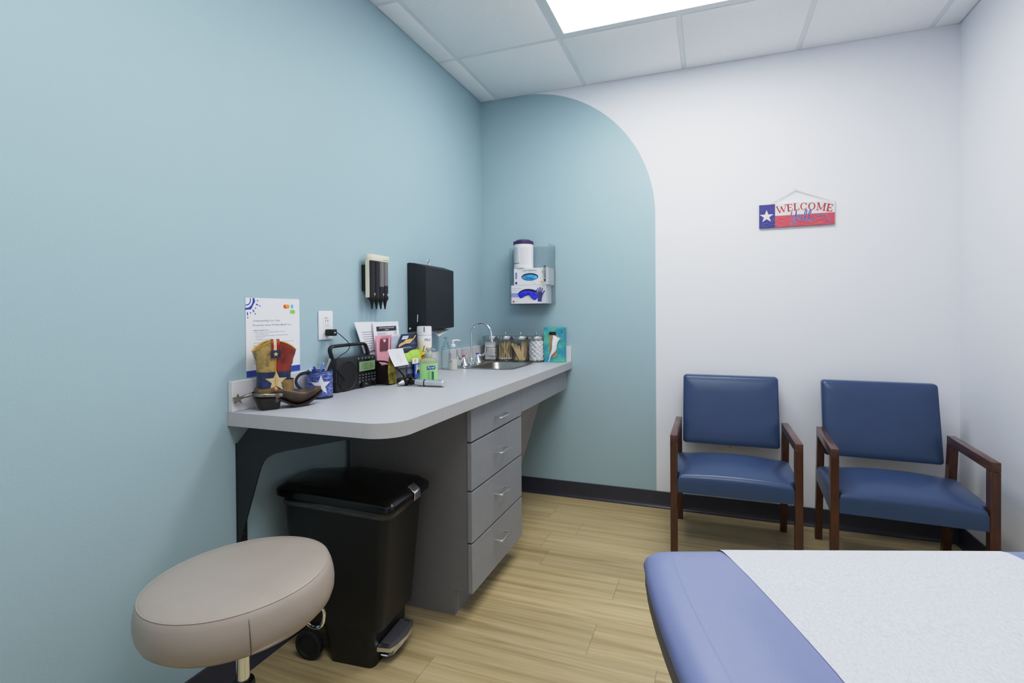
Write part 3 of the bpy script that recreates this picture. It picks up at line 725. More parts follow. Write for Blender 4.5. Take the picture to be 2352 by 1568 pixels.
t = thing('phone_charger', 'black charger plugged into the white outlet with its cable over the radio', 'charger', (.0088, -1.58, 1.137))
m = M(); m.box(.0092, .048, -1.605, -1.576, 1.121, 1.148, .004, 3); pb = part('plug_body', m, m_blackpl, t)
m = M(); m.box(.0475, .0485, -1.595, -1.586, 1.132, 1.136); part('port', m, m_white_pl, pb, 'small white port mark', 0)
m = M(); m.tube([(.030, -1.576, 1.133), (.030, -1.566, 1.133)], .0042, 10)
m.tube(crom([(.030, -1.568, 1.133), (.034, -1.556, 1.131), (.050, -1.542, 1.112), (.060, -1.522, 1.090), (.062, -1.516, 1.072), (.062, -1.538, 1.052), (.070, -1.585, 1.0395), (.0755, -1.624, 1.020), (.079, -1.636, 1.000), (.0785, -1.610, .976), (.0785, -1.580, .950), (.0785, -1.570, .936), (.0785, -1.588, .928), (.0785, -1.615, .931), (.090, -1.648, .945), (.095, -1.661, .957)], 8), .0017, 8)
part('cable', m, m_rubber, t, 'thin black cable')

# ---- speculum dispenser
t = thing('speculum_dispenser', 'cream and black ear speculum dispenser on the teal wall beside the towel dispenser', 'dispenser', (0, -1.277, 1.29))
SY_ = [-1.336, -1.302, -1.268, -1.234]
m = M(); m.box(.0003, .026, -1.352, -1.208, 1.315, 1.435, .003, 1); part('back_plate', m, m_blackpl, t)
m = M(); pr = [(.0262, -1.3555), (.040, -1.3555), (.053, -1.345), (.0575, -1.3325), (.0575, -1.2185), (.053, -1.206), (.0262, -1.2045)]
m.prism(pr, 'z', 1.452, 1.482, .003, 2); m.prism([(.0262, -1.3555), (.045, -1.3555), (.045, -1.3505), (.0262, -1.3505)], 'z', 1.285, 1.4525); m.prism([(.0262, -1.2095), (.045, -1.2095), (.045, -1.2045), (.0262, -1.2045)], 'z', 1.285, 1.4525); m.box(.0262, .030, -1.351, -1.209, 1.285, 1.4525)
hs = part('housing', m, pm('cream_plastic', rgb(222, 218, 196), .4), t, 'cream housing')
m = M(); m.text('WelchAllyn', (.0577, -1.262, 1.459), Y, Z, .0055, .044, .0003); part('lettering', m, pm('spec_ink', rgb(60, 120, 90)), hs)
for k, y in enumerate(SY_):
    m = M(); top = 1.451 if k < 2 else (1.336 if k == 2 else 1.342)
    m.lathe([(0, 0), (.0155, 0), (.0155, top - 1.288), (0, top - 1.288)], (.046, y, 1.288), 20); tb = part('tube', m, pm('speculum_black', rgb(38, 38, 46), .35), t, 'stack of black specula')
    if k >= 2:
        m = M(); m.lathe([(.0157, 0), (.0157, 1.4515 - top)], (.046, y, top + .0002), 20); part('empty_tube', m, pm('smoke_tube', rgb(120, 118, 118), .2, var=.03), tb, 'grey see-through empty tube')
    m = M(); m.lathe([(.0165, .010), (.0165, 0), (.012, -.004), (.0085, -.012), (.0045, -.034), (.0030, -.044), (.0042, -.046), (0, -.046)], (.046, y, 1.278), 20); part('speculum_tip', m, m_blackpl, tb)
    if k != 1:
        m = M(); m.plate([(-.0045, .006), (.0045, .006), (0, -.006)], (.0625, y, 1.298), Y, Z, 0); part('arrow_mark', m, pm('cream_plastic', rgb(222, 218, 196), .4), tb, 'cream arrow')

# ---- towel dispenser
t = thing('towel_dispenser', 'black metal paper towel dispenser on the teal wall above the soap', 'dispenser', (0, -.81, 1.12))
TY0, TY1 = -.965, -.652
m = M(); pf = [(.0005, 1.112), (.006, 1.112), (.112, 1.132), (.112, 1.452), (.047, 1.474), (.012, 1.478), (.0005, 1.476)]
m.prism(pf, 'y', TY0, TY1, .002, 2); cb = part('cabinet', m, m_blackmetal, t)
m = M(); m.tube([(.060, TY0 - .0012, 1.168), (.062, TY0 - .0012, 1.205)], .0028, 8, flat=(1, .4, (0, 1, 0))); part('level_slot', m, m_chrome, cb, 'bright level slot')
m = M(); m.lathe([(0, .003), (.005, .002), (.007, 0)], n=16, mx=Matrix.Translation((.013, TY0, 1.131)) @ Matrix.Rotation(PI / 2, 4, 'X')); part('screw', m, m_chrome, cb)
m = M(); m.tube([(.040, -.808, 1.4745), (.040, -.808, 1.486)], .0065, 12); m.tube([(.040, -.808 + .0125 * math.cos(a), 1.496 + .011 * math.sin(a)) for a in [2 * PI * k / 20 for k in range(20)]], .0035, 8, True, flat=(1, .6, (1, 0, 0))); m.tube([(.040, -.808 - .011, 1.496), (.040, -.808 + .011, 1.496)], .006, 8, flat=(1, .2, (1, 0, 0))); part('key', m, m_brush, t, 'small metal key')
m = M(); m.sheet([[(.020, TY0 + .02, 1.1185), (.020, TY1 - .02, 1.1185)], [(.10, TY0 + .02, 1.1335), (.10, TY1 - .02, 1.1335)]]); part('outlet_mouth', m, m_brush, cb, None, 0)
m = M(); g = []
for i in range(7):
    f = i / 6; g.append([(.040 + .055 * f + .004 * math.sin(j), -.90 + .215 * j / 8, 1.121 - .035 * (1 - abs(2 * j / 8 - 1)) * f - .004 * f + .002) for j in range(9)])
m.sheet(g); single('paper_towel', m, pm('towel_paper', rgb(226, 226, 228), .85), 'white paper towel hanging out of the black dispenser', 'paper towel', base=(.07, -.80, 1.11), smooth=60)

# ================================================================== ON THE BACK WALL (y = 0; right = +x)
# ---- welcome sign
SX, SZ0, SW, SH = 1.7527, 1.687, .376, .1315
t = thing('welcome_sign', 'wooden flag painted welcome sign hanging on the white wall over the chairs', 'sign', (SX + SW / 2, -.008, SZ0))
def painted(name, c, c2): return pm(name, c, .6, nscale=10, stretch=(2.2, 1, 60), col2=c2, contrast=(.42, .66), ndetail=5)
bw = .0815
m = M(); m.box(SX, SX + bw, -.014, -.002, SZ0, SZ0 + SH, mat=0); m.box(SX + bw, SX + SW, -.014, -.002, SZ0 + SH * .49, SZ0 + SH, mat=1); m.box(SX + bw, SX + SW, -.014, -.002, SZ0, SZ0 + SH * .49, mat=2)
bd = part('board', m, [painted('sign_blue', rgb(52, 50, 122), rgb(96, 92, 150)), painted('sign_white', rgb(226, 222, 222), rgb(205, 205, 208)), painted('sign_red', rgb(186, 62, 86), rgb(206, 116, 116))], t, None, 0)
so = (SX, -.0142, SZ0)
m = M(); m.plate(star(.0378, .064, .0375), so, X, Z, .0003); part('star', m, painted('sign_star', rgb(232, 228, 226), rgb(212, 210, 212)), bd, 'white five pointed star')
# WELCOME in arched slab letters, built stroke by stroke
def letters(word, w_, h_):
    S = {'W': ([((0, 1), (.26, 0), .2), ((.26, 0), (.5, .8), .09), ((.5, .8), (.72, 0), .2), ((.72, 0), (1, 1), .09)], [(-.1, .18, 1), (.86, 1.12, 1), (.38, .62, .86)], 1.35),
         'E': ([((.2, 0), (.2, 1), .24), ((.1, .96), (.9, .96), .09), ((.1, .5), (.7, .5), .09), ((.1, .04), (.95, .04), .09), ((.88, .98), (.9, .72), .10), ((.93, .02), (.96, .3), .10), ((.68, .38), (.68, .62), .09)], [(0, .45, 1), (0, .45, 0)], .85),
         'L': ([((.2, 0), (.2, 1), .24), ((.1, .04), (.95, .04), .09), ((.93, .02), (.96, .33), .10)], [(0, .48, 1), (0, .45, 0)], .82),
         'C': ('C', [], 1.0), 'O': ('O', [], 1.08),
         'M': ([((.14, 0), (.14, 1), .09), ((.16, 1), (.5, .08), .2), ((.5, .08), (.84, 1), .09), ((.86, 1), (.86, 0), .2)], [(0, .3, 1), (-.02, .3, 0), (.7, 1.02, 0), (.72, 1.02, 1)], 1.35)}
    tot = sum(S[c][2] for c in word) + .16 * (len(word) - 1); k = w_ / tot; x = 0; out = []
    for c in word:
        st, ser, adv = S[c]; cw = adv * k
        if st in ('C', 'O'):
            n = 26; a0, a1 = (0, 2 * PI) if st == 'O' else (math.radians(42), math.radians(318))
            qs = []
            for i in range(n + 1):
                a = a0 + (a1 - a0) * i / n; co, si = math.cos(a), math.sin(a)
                qs.append(((x + cw * (.5 + .5 * co), h_ * (.5 + .52 * si)), (x + cw * (.5 + .30 * co), h_ * (.5 + .45 * si))))
            for A, B in zip(qs, qs[1:]): out.append([A[0], B[0], B[1], A[1]])
            if st == 'C': out.append([(x + cw * .80, h_ * .68), (x + cw * .95, h_ * .68), (x + cw * .95, h_ * .99), (x + cw * .86, h_ * .99)]); out.append([(x + cw * .82, h_ * .12), (x + cw * .93, h_ * .10), (x + cw * .96, h_ * .30), (x + cw * .88, h_ * .30)])
        else:
            for p, q, wd_ in st:
                hw = wd_ * .5
                if abs(p[1] - q[1]) < .02: d_ = [(p[0], p[1] - hw), (q[0], q[1] - hw), (q[0], q[1] + hw), (p[0], p[1] + hw)]
                else: d_ = [(p[0] - hw / adv, p[1]), (p[0] + hw / adv, p[1]), (q[0] + hw / adv, q[1]), (q[0] - hw / adv, q[1])]
                out.append([(x + a * cw, b * h_) for a, b in d_])
            for s0, s1, yv in ser: out.append([(x + s0 * cw, (yv - .05) * h_), (x + s1 * cw, (yv - .05) * h_), (x + s1 * cw, (yv + .04) * h_), (x + s0 * cw, (yv + .04) * h_)])
        x += cw + .16 * k
    return out
m = M()
for q in letters('WELCOME', .274, .039):
    pts = []
    for a, b_ in q:
        u = a / .274; sl = .054 - .128 * u
        pts.append((.0925 + a - (b_ - .0195) * sl * 3.0, .0775 + .054 * u - .064 * u * u + b_))
    m.plate(pts, so, X, Z, .0004)
part('welcome_lettering', m, painted('sign_letter', rgb(164, 48, 62), rgb(186, 88, 90)), bd, 'red arched letters')
ys = [[(.134, .078), (.131, .062), (.134, .050), (.142, .046), (.150, .054), (.1545, .080), (.1535, .060), (.152, .040), (.149, .022), (.142, .012), (.1345, .014), (.134, .022), (.142, .031), (.156, .040), (.163, .047)],
      [(.1665, .063), (.1645, .056)],
      [(.179, .054), (.170, .055), (.166, .045), (.168, .035), (.175, .036), (.1805, .053), (.179, .038), (.183, .032), (.190, .040), (.199, .062), (.2015, .078), (.197, .082), (.1925, .068), (.191, .044), (.195, .030), (.203, .034), (.214, .056), (.2205, .074), (.217, .080), (.2115, .068), (.2095, .044), (.214, .032), (.226, .030), (.240, .040), (.256, .050), (.272, .051), (.286, .044), (.296, .030), (.302, .012)]]
for nm, wd_, tt_, mm_ in (('script_outline', .0062, .0005, pm('sign_halo', rgb(176, 186, 214), .7)), ('script_lettering', .0036, .0008, pm('sign_script', rgb(66, 62, 136), .6))):
    m = M()
    for st in ys: m.ribbon([(p.x, p.y) for p in crom([(.163 + (a - .131) * 1.103, .0085 + (b_ - .012) * 1.13, 0) for a, b_ in st], 6)], wd_, (SX, -.0142, SZ0), X, Z, tt_)
    part(nm, m, mm_, bd, 'blue script reading Y\'all' if nm == 'script_lettering' else 'pale edge round the script')
m = M(); nl = (1.9393, -.006, 1.889)
m.tube([(SX + .055, -.016, SZ0 + SH - .002), (SX + .058, -.010, SZ0 + SH + .003), nl], .0016, 6); m.tube([nl, (SX + SW - .030, -.010, SZ0 + SH + .003), (SX + SW - .028, -.016, SZ0 + SH - .004)], .0016, 6); part('hanging_cord', m, pm('twine', rgb(186, 178, 160), .9, var=.15, nscale=60), t, 'pale twine')
m = M(); m.tube([(1.9393, -.0005, 1.892), (1.9393, -.010, 1.892)], .0015, 8); m.tube([(1.9393, -.010, 1.892), (1.9393, -.0105, 1.899)], .0012, 8); part('hook', m, m_brush, t)

# ---- low outlet behind the first chair
t = thing('wall_outlet', 'white outlet low on the white wall behind the chair nearer the arch', 'outlet', (1.594, 0, .44))
m = M(); m.box(1.557, 1.631, -.006, -.0003, .375, .492, .0025, 2); part('cover_plate', m, m_white_pl, t)
m = M(); m.box(1.577, 1.611, -.0078, -.0055, .40, .467, .001, 1); rc = part('receptacle', m, m_white_pl, t)
m = M()
for zz_ in (.450, .416): m.box(1.588, 1.590, -.0082, -.0076, zz_ - .004, zz_ + .004); m.box(1.598, 1.6005, -.0082, -.0076, zz_ - .0045, zz_ + .0045); m.box(1.5925, 1.596, -.0082, -.0076, zz_ - .011, zz_ - .0075)
part('slot', m, m_black, rc, 'dark slots', 0)

# ---- clear glove box holder with two glove boxes and a wipes tub
t = thing('glove_box_holder', 'clear acrylic glove box holder on the teal arch wall', 'holder', (.39, 0, 1.268))
hx0, hx1, hy, hz0, hz1 = .262, .531, -.150, 1.268, 1.652
m = M(); m.box(hx0, hx1, -.004, -.0006, hz0, hz1); m.box(hx0, hx0 + .003, hy, -.0042, hz0, hz1 - .02); m.box(hx1 - .003, hx1, hy, -.0042, hz0, hz1 - .0); m.box(hx0, hx1, hy, -.0042, hz0 - .003, hz0)
m.box(hx0, hx0 + .018, hy - .003, hy, hz0 - .003, hz1 - .02); m.box(hx1 - .040, hx1, hy - .003, hy, hz0 - .003, hz1)
part('clear_body', m, m_acryl, t, None, 0)
m = M(); m.text('M', (.5105, hy - .0032, 1.410), Z, -X, .0135, .0165, .0003, bold=.02); m.text('C', (.5105, hy - .0032, 1.4278), Z, -X, .0095, .0085, .0003, bold=.02); m.text('KESSON', (.5105, hy - .0032, 1.4375), Z, -X, .0135, .074, .0003, bold=.02); part('vertical_lettering', m, m_black, t, 'black lettering reading up the front edge')
m = M()
for zz_ in (1.585,): m.lathe([(0, .003), (.004, .002), (.005, 0)], n=14, mx=Matrix.Translation((.510, -.0042, zz_)) @ Matrix.Rotation(PI / 2, 4, 'X'))
part('screw', m, m_chrome, t)
m_card = pm('white_carton', rgb(230, 230, 236), .55, var=.015)
# lower box
BX0, BX1, BY, BZ0, BZ1 = .2665, .5050, -.1350, 1.2705, 1.3905
t = thing('glove_box', 'white box of dark blue gloves, lower of the two in the clear holder', 'glove box', (.386, -.07, BZ0))
m = M(); m.box(BX0, BX1, BY, -.010, BZ0, BZ1, .001, 1); bx = part('carton', m, m_card, t)
go = (BX0, BY - .0002, BZ0); bwid, bhei = BX1 - BX0, BZ1 - BZ0
bean = [(.048, .058), (.052, .071), (.066, .083), (.095, .0935), (.130, .0945), (.165, .086), (.186, .068), (.186, .055), (.172, .050), (.150, .053), (.120, .056), (.092, .048), (.072, .036), (.058, .040)]
m = M(); m.plate([(p.x, p.y) for p in crom([(a, b_, 0) for a, b_ in bean], 5, True)], go, X, Z, .0003); part('opening', m, pm('glove_opening_dark', rgb(16, 16, 50), .6), bx, 'dark oval opening')
def fan(mo, pts, ctr, f, mat=0, sub=6, rings=7):
    """flat outline laid on a curved surface through f(2-D point, ring), finely divided"""
    n = len(pts); E_ = []
    for k in range(n):
        p, q = pts[k], pts[(k + 1) % n]
        for j in range(sub): E_.append((p[0] + (q[0] - p[0]) * j / sub, p[1] + (q[1] - p[1]) * j / sub))
    mo.sheet([[f((ctr[0] + (p[0] - ctr[0]) * r_, ctr[1] + (p[1] - ctr[1]) * r_), r_) for p in E_ + E_[:1]] for r_ in [.001] + [(k + 1) / rings for k in range(rings)]], mat)
gl = [(p.x, p.y) for p in crom([(a, b_, 0) for a, b_ in [(.050, .056), (.054, .067), (.066, .076), (.090, .083), (.118, .084), (.140, .080), (.166, .074), (.184, .064), (.186, .055), (.182, .040), (.176, .028), (.164, .022), (.154, .026), (.152, .038), (.157, .048), (.146, .053), (.120, .0545), (.092, .047), (.072, .036), (.058, .040)]], 3, True)]
m = M(); fan(m, gl, (.118, .066), lambda p, r_: (BX0 + p[0], BY - .0012 - .0075 * (1 - r_ ** 3) - .0022 * math.sin(p[0] * 190 + p[1] * 120) * (1 - r_), BZ0 + p[1]), sub=2)
single('nitrile_glove', m, pm('glove_royal_blue', rgb(38, 38, 190), .3, var=.5, nscale=40, col2=rgb(66, 66, 226)), 'royal blue glove bulging from the lower glove box', 'glove', base=(.386, -.14, 1.30), smooth=70)
def hand(cx, cy, s, mo):       # printed gloved hand with five fingers
    pts = [(-.30, -1.0), (-.34, -.55), (-.46, -.1), (-.62, .22), (-.86, .62), (-.78, .72), (-.66, .66), (-.42, .28), (-.40, .5), (-.50, 1.02), (-.42, 1.10), (-.32, 1.06), (-.22, .48), (-.17, .48), (-.16, 1.18), (-.07, 1.25), (.03, 1.18), (.05, .50), (.10, .50), (.20, 1.10), (.29, 1.14), (.36, 1.06), (.28, .44), (.33, .40), (.48, .86), (.57, .88), (.62, .78), (.46, .2), (.38, -.3), (.32, -1.0)]
    mo.plate([(cx - p[0] * s, cy + p[1] * s) for p in pts][::-1], go, X, Z, .0008)
m = M(); hand(.197, .054, .042, m); part('printed_hand', m, pm('printed_glove', rgb(72, 72, 132), .6, var=.2, nscale=30), bx, 'printed gloved hand')
m = M(); m.plate([(.002, .042), (.052, .042), (.052, .070), (.002, .070)], go, X, Z, .0002); part('pattern_band', m, pm('glove_band', rgb(120, 124, 200), .6, nscale=300, col2=rgb(178, 182, 226)), bx, 'lilac patterned band')
m = M(); m.plate([(.012, .008), (.023, .008), (.023, .020), (.012, .020)], go, X, Z, .0002); part('size_mark', m, pm('carton_red', rgb(190, 70, 86)), bx, 'small red square')
for tx_, o_, h_, w_ in (('NITRILE EXAM GLOVES', (BX0 + .010, BY - .0002, BZ0 + .0965), .0042, .062), ('Powder Free', (BX0 + .010, BY - .0002, BZ0 + .083), .004, .046), ('100', (BX0 + .030, BY - .0002, BZ0 + .013), .004, .010), ('henry schein', (BX0 + .20, BY - .0002, BZ0 + .110), .0035, .028)):
    m = M(); m.text(tx_, o_, X, Z, h_, w_, .0002); part('lettering', m, m_ink, bx, 'small grey print')
# upper box
CX0, CX1, CZ0, CZ1 = .2870, .5245, 1.3915, 1.5000
t = thing('glove_box', 'white box of sky blue gloves, upper of the two in the clear holder', 'glove box', (.405, -.07, CZ0))
m = M(); m.box(CX0, CX1, BY, -.010, CZ0, CZ1, .001, 1); bx = part('carton', m, m_card, t)
go = (CX0, BY - .0002, CZ0)
m = M(); m.plate(circ(.110, .0515, .0575, 32, .0245), go, X, Z, .0003); part('opening', m, pm('glove_opening_teal', rgb(20, 50, 76), .6), bx, 'dark oval opening')
m = M(); m.sheet([[(CX0 + .110 + .053 * r_ * math.cos(a), BY - .0012 - .006 * (1 - r_ * r_) * (1 + .4 * math.sin(a * 3 + r_ * 5)), CZ0 + .047 + .0190 * r_ * math.sin(a)) for a in [2 * PI * k / 28 for k in range(29)]] for r_ in (.02, .3, .6, .85, 1)])
single('nitrile_glove', m, pm('glove_sky_blue', rgb(40, 130, 196), .35, var=.4, nscale=45, col2=rgb(92, 178, 226)), 'sky blue glove showing in the upper glove box', 'glove', base=(.397, -.14, 1.43), smooth=70)
m = M(); m.text('CRITERION', (CX0 + .058, BY - .0002, CZ0 + .0885), X, Z, .0092, .097, .0002, bold=.005); part('brand_lettering', m, m_black, bx, 'black capitals')
m = M(); m.plate([(.009, .040), (.023, .040), (.023, .082), (.009, .082)], go, X, Z, .0002, 0); m.plate([(.009, .006), (.023, .006), (.023, .021), (.009, .021)], go, X, Z, .0002, 1); part('side_bars', m, [pm('bar_violet', rgb(110, 120, 200), .6, col2=rgb(150, 160, 220), nscale=20), pm('bar_blue', rgb(52, 60, 190), .6)], bx, 'blue bars')
m = M(); m.plate(pill(.176, .204, .014, .021), go, X, Z, .0002); part('yellow_tab', m, pm('tab_yellow', rgb(230, 205, 40)), bx, 'yellow tab')
m = M(); m.plate(circ(.196, .082, .005, 14, .008), go, X, Z, .0002); part('green_dot', m, pm('dot_green', rgb(150, 205, 130)), bx, 'green dot')
m = M(); m.text('Powder-Free Nitrile Examination Gloves', (CX0 + .055, BY - .0002, CZ0 + .081), X, Z, .0028, .105, .0002); part('lettering', m, m_ink, bx, 'fine print')
for p0_, p1_ in (((.120, .018), (.150, .004)), ((.182, .016), (.196, .003))):
    m = M(); m.ribbon([p0_, p1_], .003, go, X, Z, .0002); part('swoosh_print', m, pm('swoosh_grey', rgb(186, 188, 204)), bx)
# wipes tub
t = thing('wipes_tub', 'white wipes tub with purple lid on top of the glove boxes', 'tub', (.335, -.079, 1.5005))
m = M(); m.lathe([(0, 0), (.060, 0), (.0645, .003), (.0652, .008), (.0650, .148), (.0655, .152), (.064, .160), (0, .160)], (.335, -.079, 1.5005), 48); tub = part('tub', m, m_white_pl, t)
m = M(); m.lathe([(0, .0), (.0672, .0), (.0678, .004), (.0665, .0185), (.060, .0215), (.052, .022), (.050, .0265), (.044, .030), (0, .031)], (.335, -.079, 1.660), 48); part('lid', m, pm('purple_lid', rgb(66, 46, 92), .35), t, 'purple lid')
def curved(mo, y0, y1, a0, a1, mat=0, r=.0656, n=10):
    mo.sheet([[(.335 + r * math.sin(a0 + (a1 - a0) * k / n), -.079 - r * math.cos(a0 + (a1 - a0) * k / n), 1.5005 + zz_) for k in range(n + 1)] for zz_ in (y0, y1)], mat)
m = M()
for k in range(22): curved(m, .046 + k * .0042, .0473 + k * .0042, -.95, -.95 + random.uniform(.72, .86))
for k in range(24): curved(m, .024 + k * .0048, .0253 + k * .0048, .02, .02 + random.uniform(.75, .95))
part('small_print', m, pm('tub_print', rgb(196, 196, 204)), tub, 'columns of fine print')
m = M(); a = -1.0
while a < -.12:
    w_ = random.choice((.012, .02, .03)); curved(m, .030, .038, a, a + w_, n=2); a += w_ + random.choice((.012, .02, .03))
part('barcode', m, m_black, tub, 'black barcode bars')

# ================================================================== ON THE COUNTER
# ---- cowboy boot figurine (drawn in its own frame: u along the foot towards the toe, w across, z up)
BA = math.radians(56)                                # heading of the toe in the room
bo = Vector((.083, -1.963, CT)); bu = Vector((math.cos(BA), math.sin(BA), 0)); bwv = Vector((math.sin(BA), -math.cos(BA), 0))
t = thing('cowboy_boot', 'painted cowboy boot figurine with a spur at the free end of the counter', 'figurine', tuple(bo))
def B(u, w, z):
    return tuple(bo + bu * u + bwv * w + Vector((0, 0, z)))
def shaft_sec(z, u0, u1, hw, n=40, wav=0.):
    out = []
    for k in range(n):
        a = 2 * PI * k / n; c_, s_ = math.cos(a), math.sin(a); e = .75
        out.append(((u0 + u1) / 2 + (u1 - u0) / 2 * math.copysign(abs(c_) ** e, c_), hw * math.copysign(abs(s_) ** e, s_), z))
    return out
def wr(p, amp): u, w, z = p; q = amp * (math.sin(z * 150 + u * 60) + .6 * math.sin(z * 95 - u * 110)); return (u + q * .3, w + math.copysign(q, w), z)
prof_s = [(.058, -.042, .064, .036), (.066, -.044, .066, .037), (.080, -.043, .066, .036), (.095, -.042, .064, .035), (.115, -.042, .064, .036), (.14, -.042, .066, .038), (.16, -.044, .070, .040), (.18, -.050, .077, .043), (.193, -.054, .081, .046)]
secs = []
for z, u0, u1, hw in prof_s:
    s_ = shaft_sec(z, u0, u1, hw)
    secs.append([B(*wr(p, .0011)) for p in s_])
z, u0, u1, hw = prof_s[-1]
top = shaft_sec(z, u0, u1, hw)
def topz(p): mid = (u0 + u1) / 2; return .197 + .034 * (1 - ((p[0] - mid) / ((u1 - u0) / 2)) ** 2) ** 1.0 * (abs(p[1]) / hw) ** .35
secs.append([B(p[0], p[1], topz(p)) for p in top])
secs_in = [[B((u0 + u1) / 2 + (p[0] - (u0 + u1) / 2) * .93, p[1] * .90, topz(p) - .001) for p in top], [B((u0 + u1) / 2 + (p[0] - (u0 + u1) / 2) * .85, p[1] * .8, .15) for p in top]]
def boot_shaft_mat():
    m = bpy.data.materials.new('boot_painted_leather'); m.use_nodes = True; nt = m.node_tree; N = nt.nodes; L = nt.links; b = N['Principled BSDF']; b.inputs['Roughness'].default_value = .38
    tc = N.new('ShaderNodeTexCoord'); sp = N.new('ShaderNodeSeparateXYZ'); L.new(tc.outputs['Object'], sp.inputs[0])
    def mt(op, a, b2=None):
        n = N.new('ShaderNodeMath'); n.operation = op
        for i, q in enumerate((a, b2)):
            if q is None: continue
            if isinstance(q, (int, float)): n.inputs[i].default_value = q
            else: L.new(q, n.inputs[i])
        return n.outputs[0]
    u = mt('ADD', mt('MULTIPLY', sp.outputs['X'], bu.x), mt('MULTIPLY', sp.outputs['Y'], bu.y))
    def mix(f, a, c):
        n = N.new('ShaderNodeMix'); n.data_type = 'RGBA'; L.new(f, n.inputs['Factor'])
        for k, q in (('A', a), ('B', c)):
            if isinstance(q, tuple): n.inputs[k].default_value = q
            else: L.new(q, n.inputs[k])
        return n.outputs['Result']
    c1 = mix(mt('GREATER_THAN', u, .010), rgb(178, 152, 96), rgb(140, 50, 34))
    c2 = mix(mt('LESS_THAN', sp.outputs['Z'], .1275), c1, rgb(38, 54, 98))
    c3 = mix(mt('LESS_THAN', sp.outputs['Z'], .068), c2, rgb(112, 92, 62))
    nz = N.new('ShaderNodeTexNoise'); nz.inputs['Scale'].default_value = 38; nz.inputs['Detail'].default_value = 6; nz.inputs['Distortion'].default_value = .6; L.new(tc.outputs['Object'], nz.inputs['Vector'])
    rp = N.new('ShaderNodeValToRGB'); rp.color_ramp.elements[0].position = .33; rp.color_ramp.elements[0].color = (.32, .28, .24, 1); rp.color_ramp.elements[1].position = .60; rp.color_ramp.elements[1].color = (1, 1, 1, 1); L.new(nz.outputs['Fac'], rp.inputs['Fac'])
    mu = N.new('ShaderNodeMix'); mu.data_type = 'RGBA'; mu.blend_type = 'MULTIPLY'; mu.inputs['Factor'].default_value = .75; L.new(c3, mu.inputs['A']); L.new(rp.outputs['Color'], mu.inputs['B']); L.new(mu.outputs['Result'], b.inputs['Base Color'])
    bp = N.new('ShaderNodeBump'); bp.inputs['Strength'].default_value = .4; bp.inputs['Distance'].default_value = .003; L.new(nz.outputs['Fac'], bp.inputs['Height']); L.new(bp.outputs['Normal'], b.inputs['Normal'])
    return m
m = M(); m.loft(secs + secs_in, caps=False); part('shaft', m, boot_shaft_mat(), t, 'shaft painted tan, red and blue with a star', 60)
m = M(); m.tube(secs[-1], .0022, 8, True); part('top_binding', m, pm('boot_gold', rgb(190, 150, 60), .45, var=.2, nscale=50), t, 'gold edge binding')
m_bl = pm('boot_brown_leather', rgb(52, 38, 30), .42, var=.4, nscale=30, col2=rgb(98, 76, 60), bump=.4, bscale=70, contrast=(.4, .75))
# foot: sections along u
m = M(); fsec = []
for u, zb, zt, hw in ((-.050, .048, .064, .020), (-.046, .040, .075, .030), (-.030, .036, .078, .036), (0, .034, .078, .038), (.03, .030, .078, .038), (.054, .024, .076, .037), (.08, .016, .070, .036), (.11, .0105, .062, .034), (.14, .0110, .056, .031), (.17, .017, .055, .026), (.20, .027, .060, .019), (.22, .037, .064, .013), (.238, .047, .063, .006)):
    u = u * .70 if u > .055 else u * (.8 if u > 0 else 1); u = max(u, .044) if False else u; s_ = []
    for k in range(24):
        a = 2 * PI * k / 24; s_.append(B(u, hw * math.copysign(abs(math.cos(a)) ** .8, math.cos(a)), (zb + zt) / 2 + (zt - zb) / 2 * math.copysign(abs(math.sin(a)) ** .8, math.sin(a))))
    fsec.append(s_)
m.loft(fsec); part('foot', m, m_bl, t, 'brown leather foot', 60)
m_sole = pm('boot_sole', rgb(34, 31, 28), .5, var=.3, nscale=40, stretch=(1, 1, 6))
m = M(); ssec = []
for u, zb, hw in ((-.050, .036, .022), (-.03, .033, .038), (0, .030, .041), (.035, .026, .041), (.06, .018, .040), (.085, .008, .039), (.11, .001, .037), (.14, .0015, .034), (.17, .0085, .029), (.20, .0195, .022), (.222, .030, .015), (.244, .042, .006)):
    u = u * .70 if u > .055 else u * (.8 if u > 0 else 1); ssec.append([B(u, -hw, zb + .008), B(u, -hw, zb), B(u, hw, zb), B(u, hw, zb + .008)])
m.loft(ssec); part('sole', m, m_sole, t, 'black sole', 40)
m = M(); m.loft([[B(p[0], p[1], z_) for p in rrect(a0, a1, -h_, h_, .012, 5)] for a0, a1, h_, z_ in ((-.034, .022, .033, 0), (-.036, .024, .034, .004), (-.046, .028, .038, .032), (-.048, .028, .039, .040))]); part('heel', m, m_sole, t, 'stacked black heel', 40)
# star, seams, pulls, strap, spur.  camera side is +w
def onshaft(u, z):
    for (za, a0, a1, ha), (zb, b0, b1, hb) in zip(prof_s, prof_s[1:]):
        if za <= z <= zb:
            f = (z - za) / (zb - za); c0_, c1_, h_ = a0 + (b0 - a0) * f, a1 + (b1 - a1) * f, ha + (hb - ha) * f
            q = min(.98, abs((u - (c0_ + c1_) / 2) / ((c1_ - c0_) / 2))); return h_ * (1 - q ** (2 / .75)) ** (.75 / 2)
    return prof_s[-1][3]
def decal(mo, pts, t_=.0022, mat=0, ctr=None):
    fan(mo, pts, ctr, lambda p, r_: B(p[0], onshaft(p[0], p[1]) + t_, p[1]), mat)
m = M(); decal(m, star(.012, .095, .036, .42), ctr=(.012, .095)); part('star', m, pm('boot_star', rgb(176, 156, 112), .45, var=.3, nscale=60, col2=rgb(206, 190, 150)), t, 'tan five pointed star', 60)
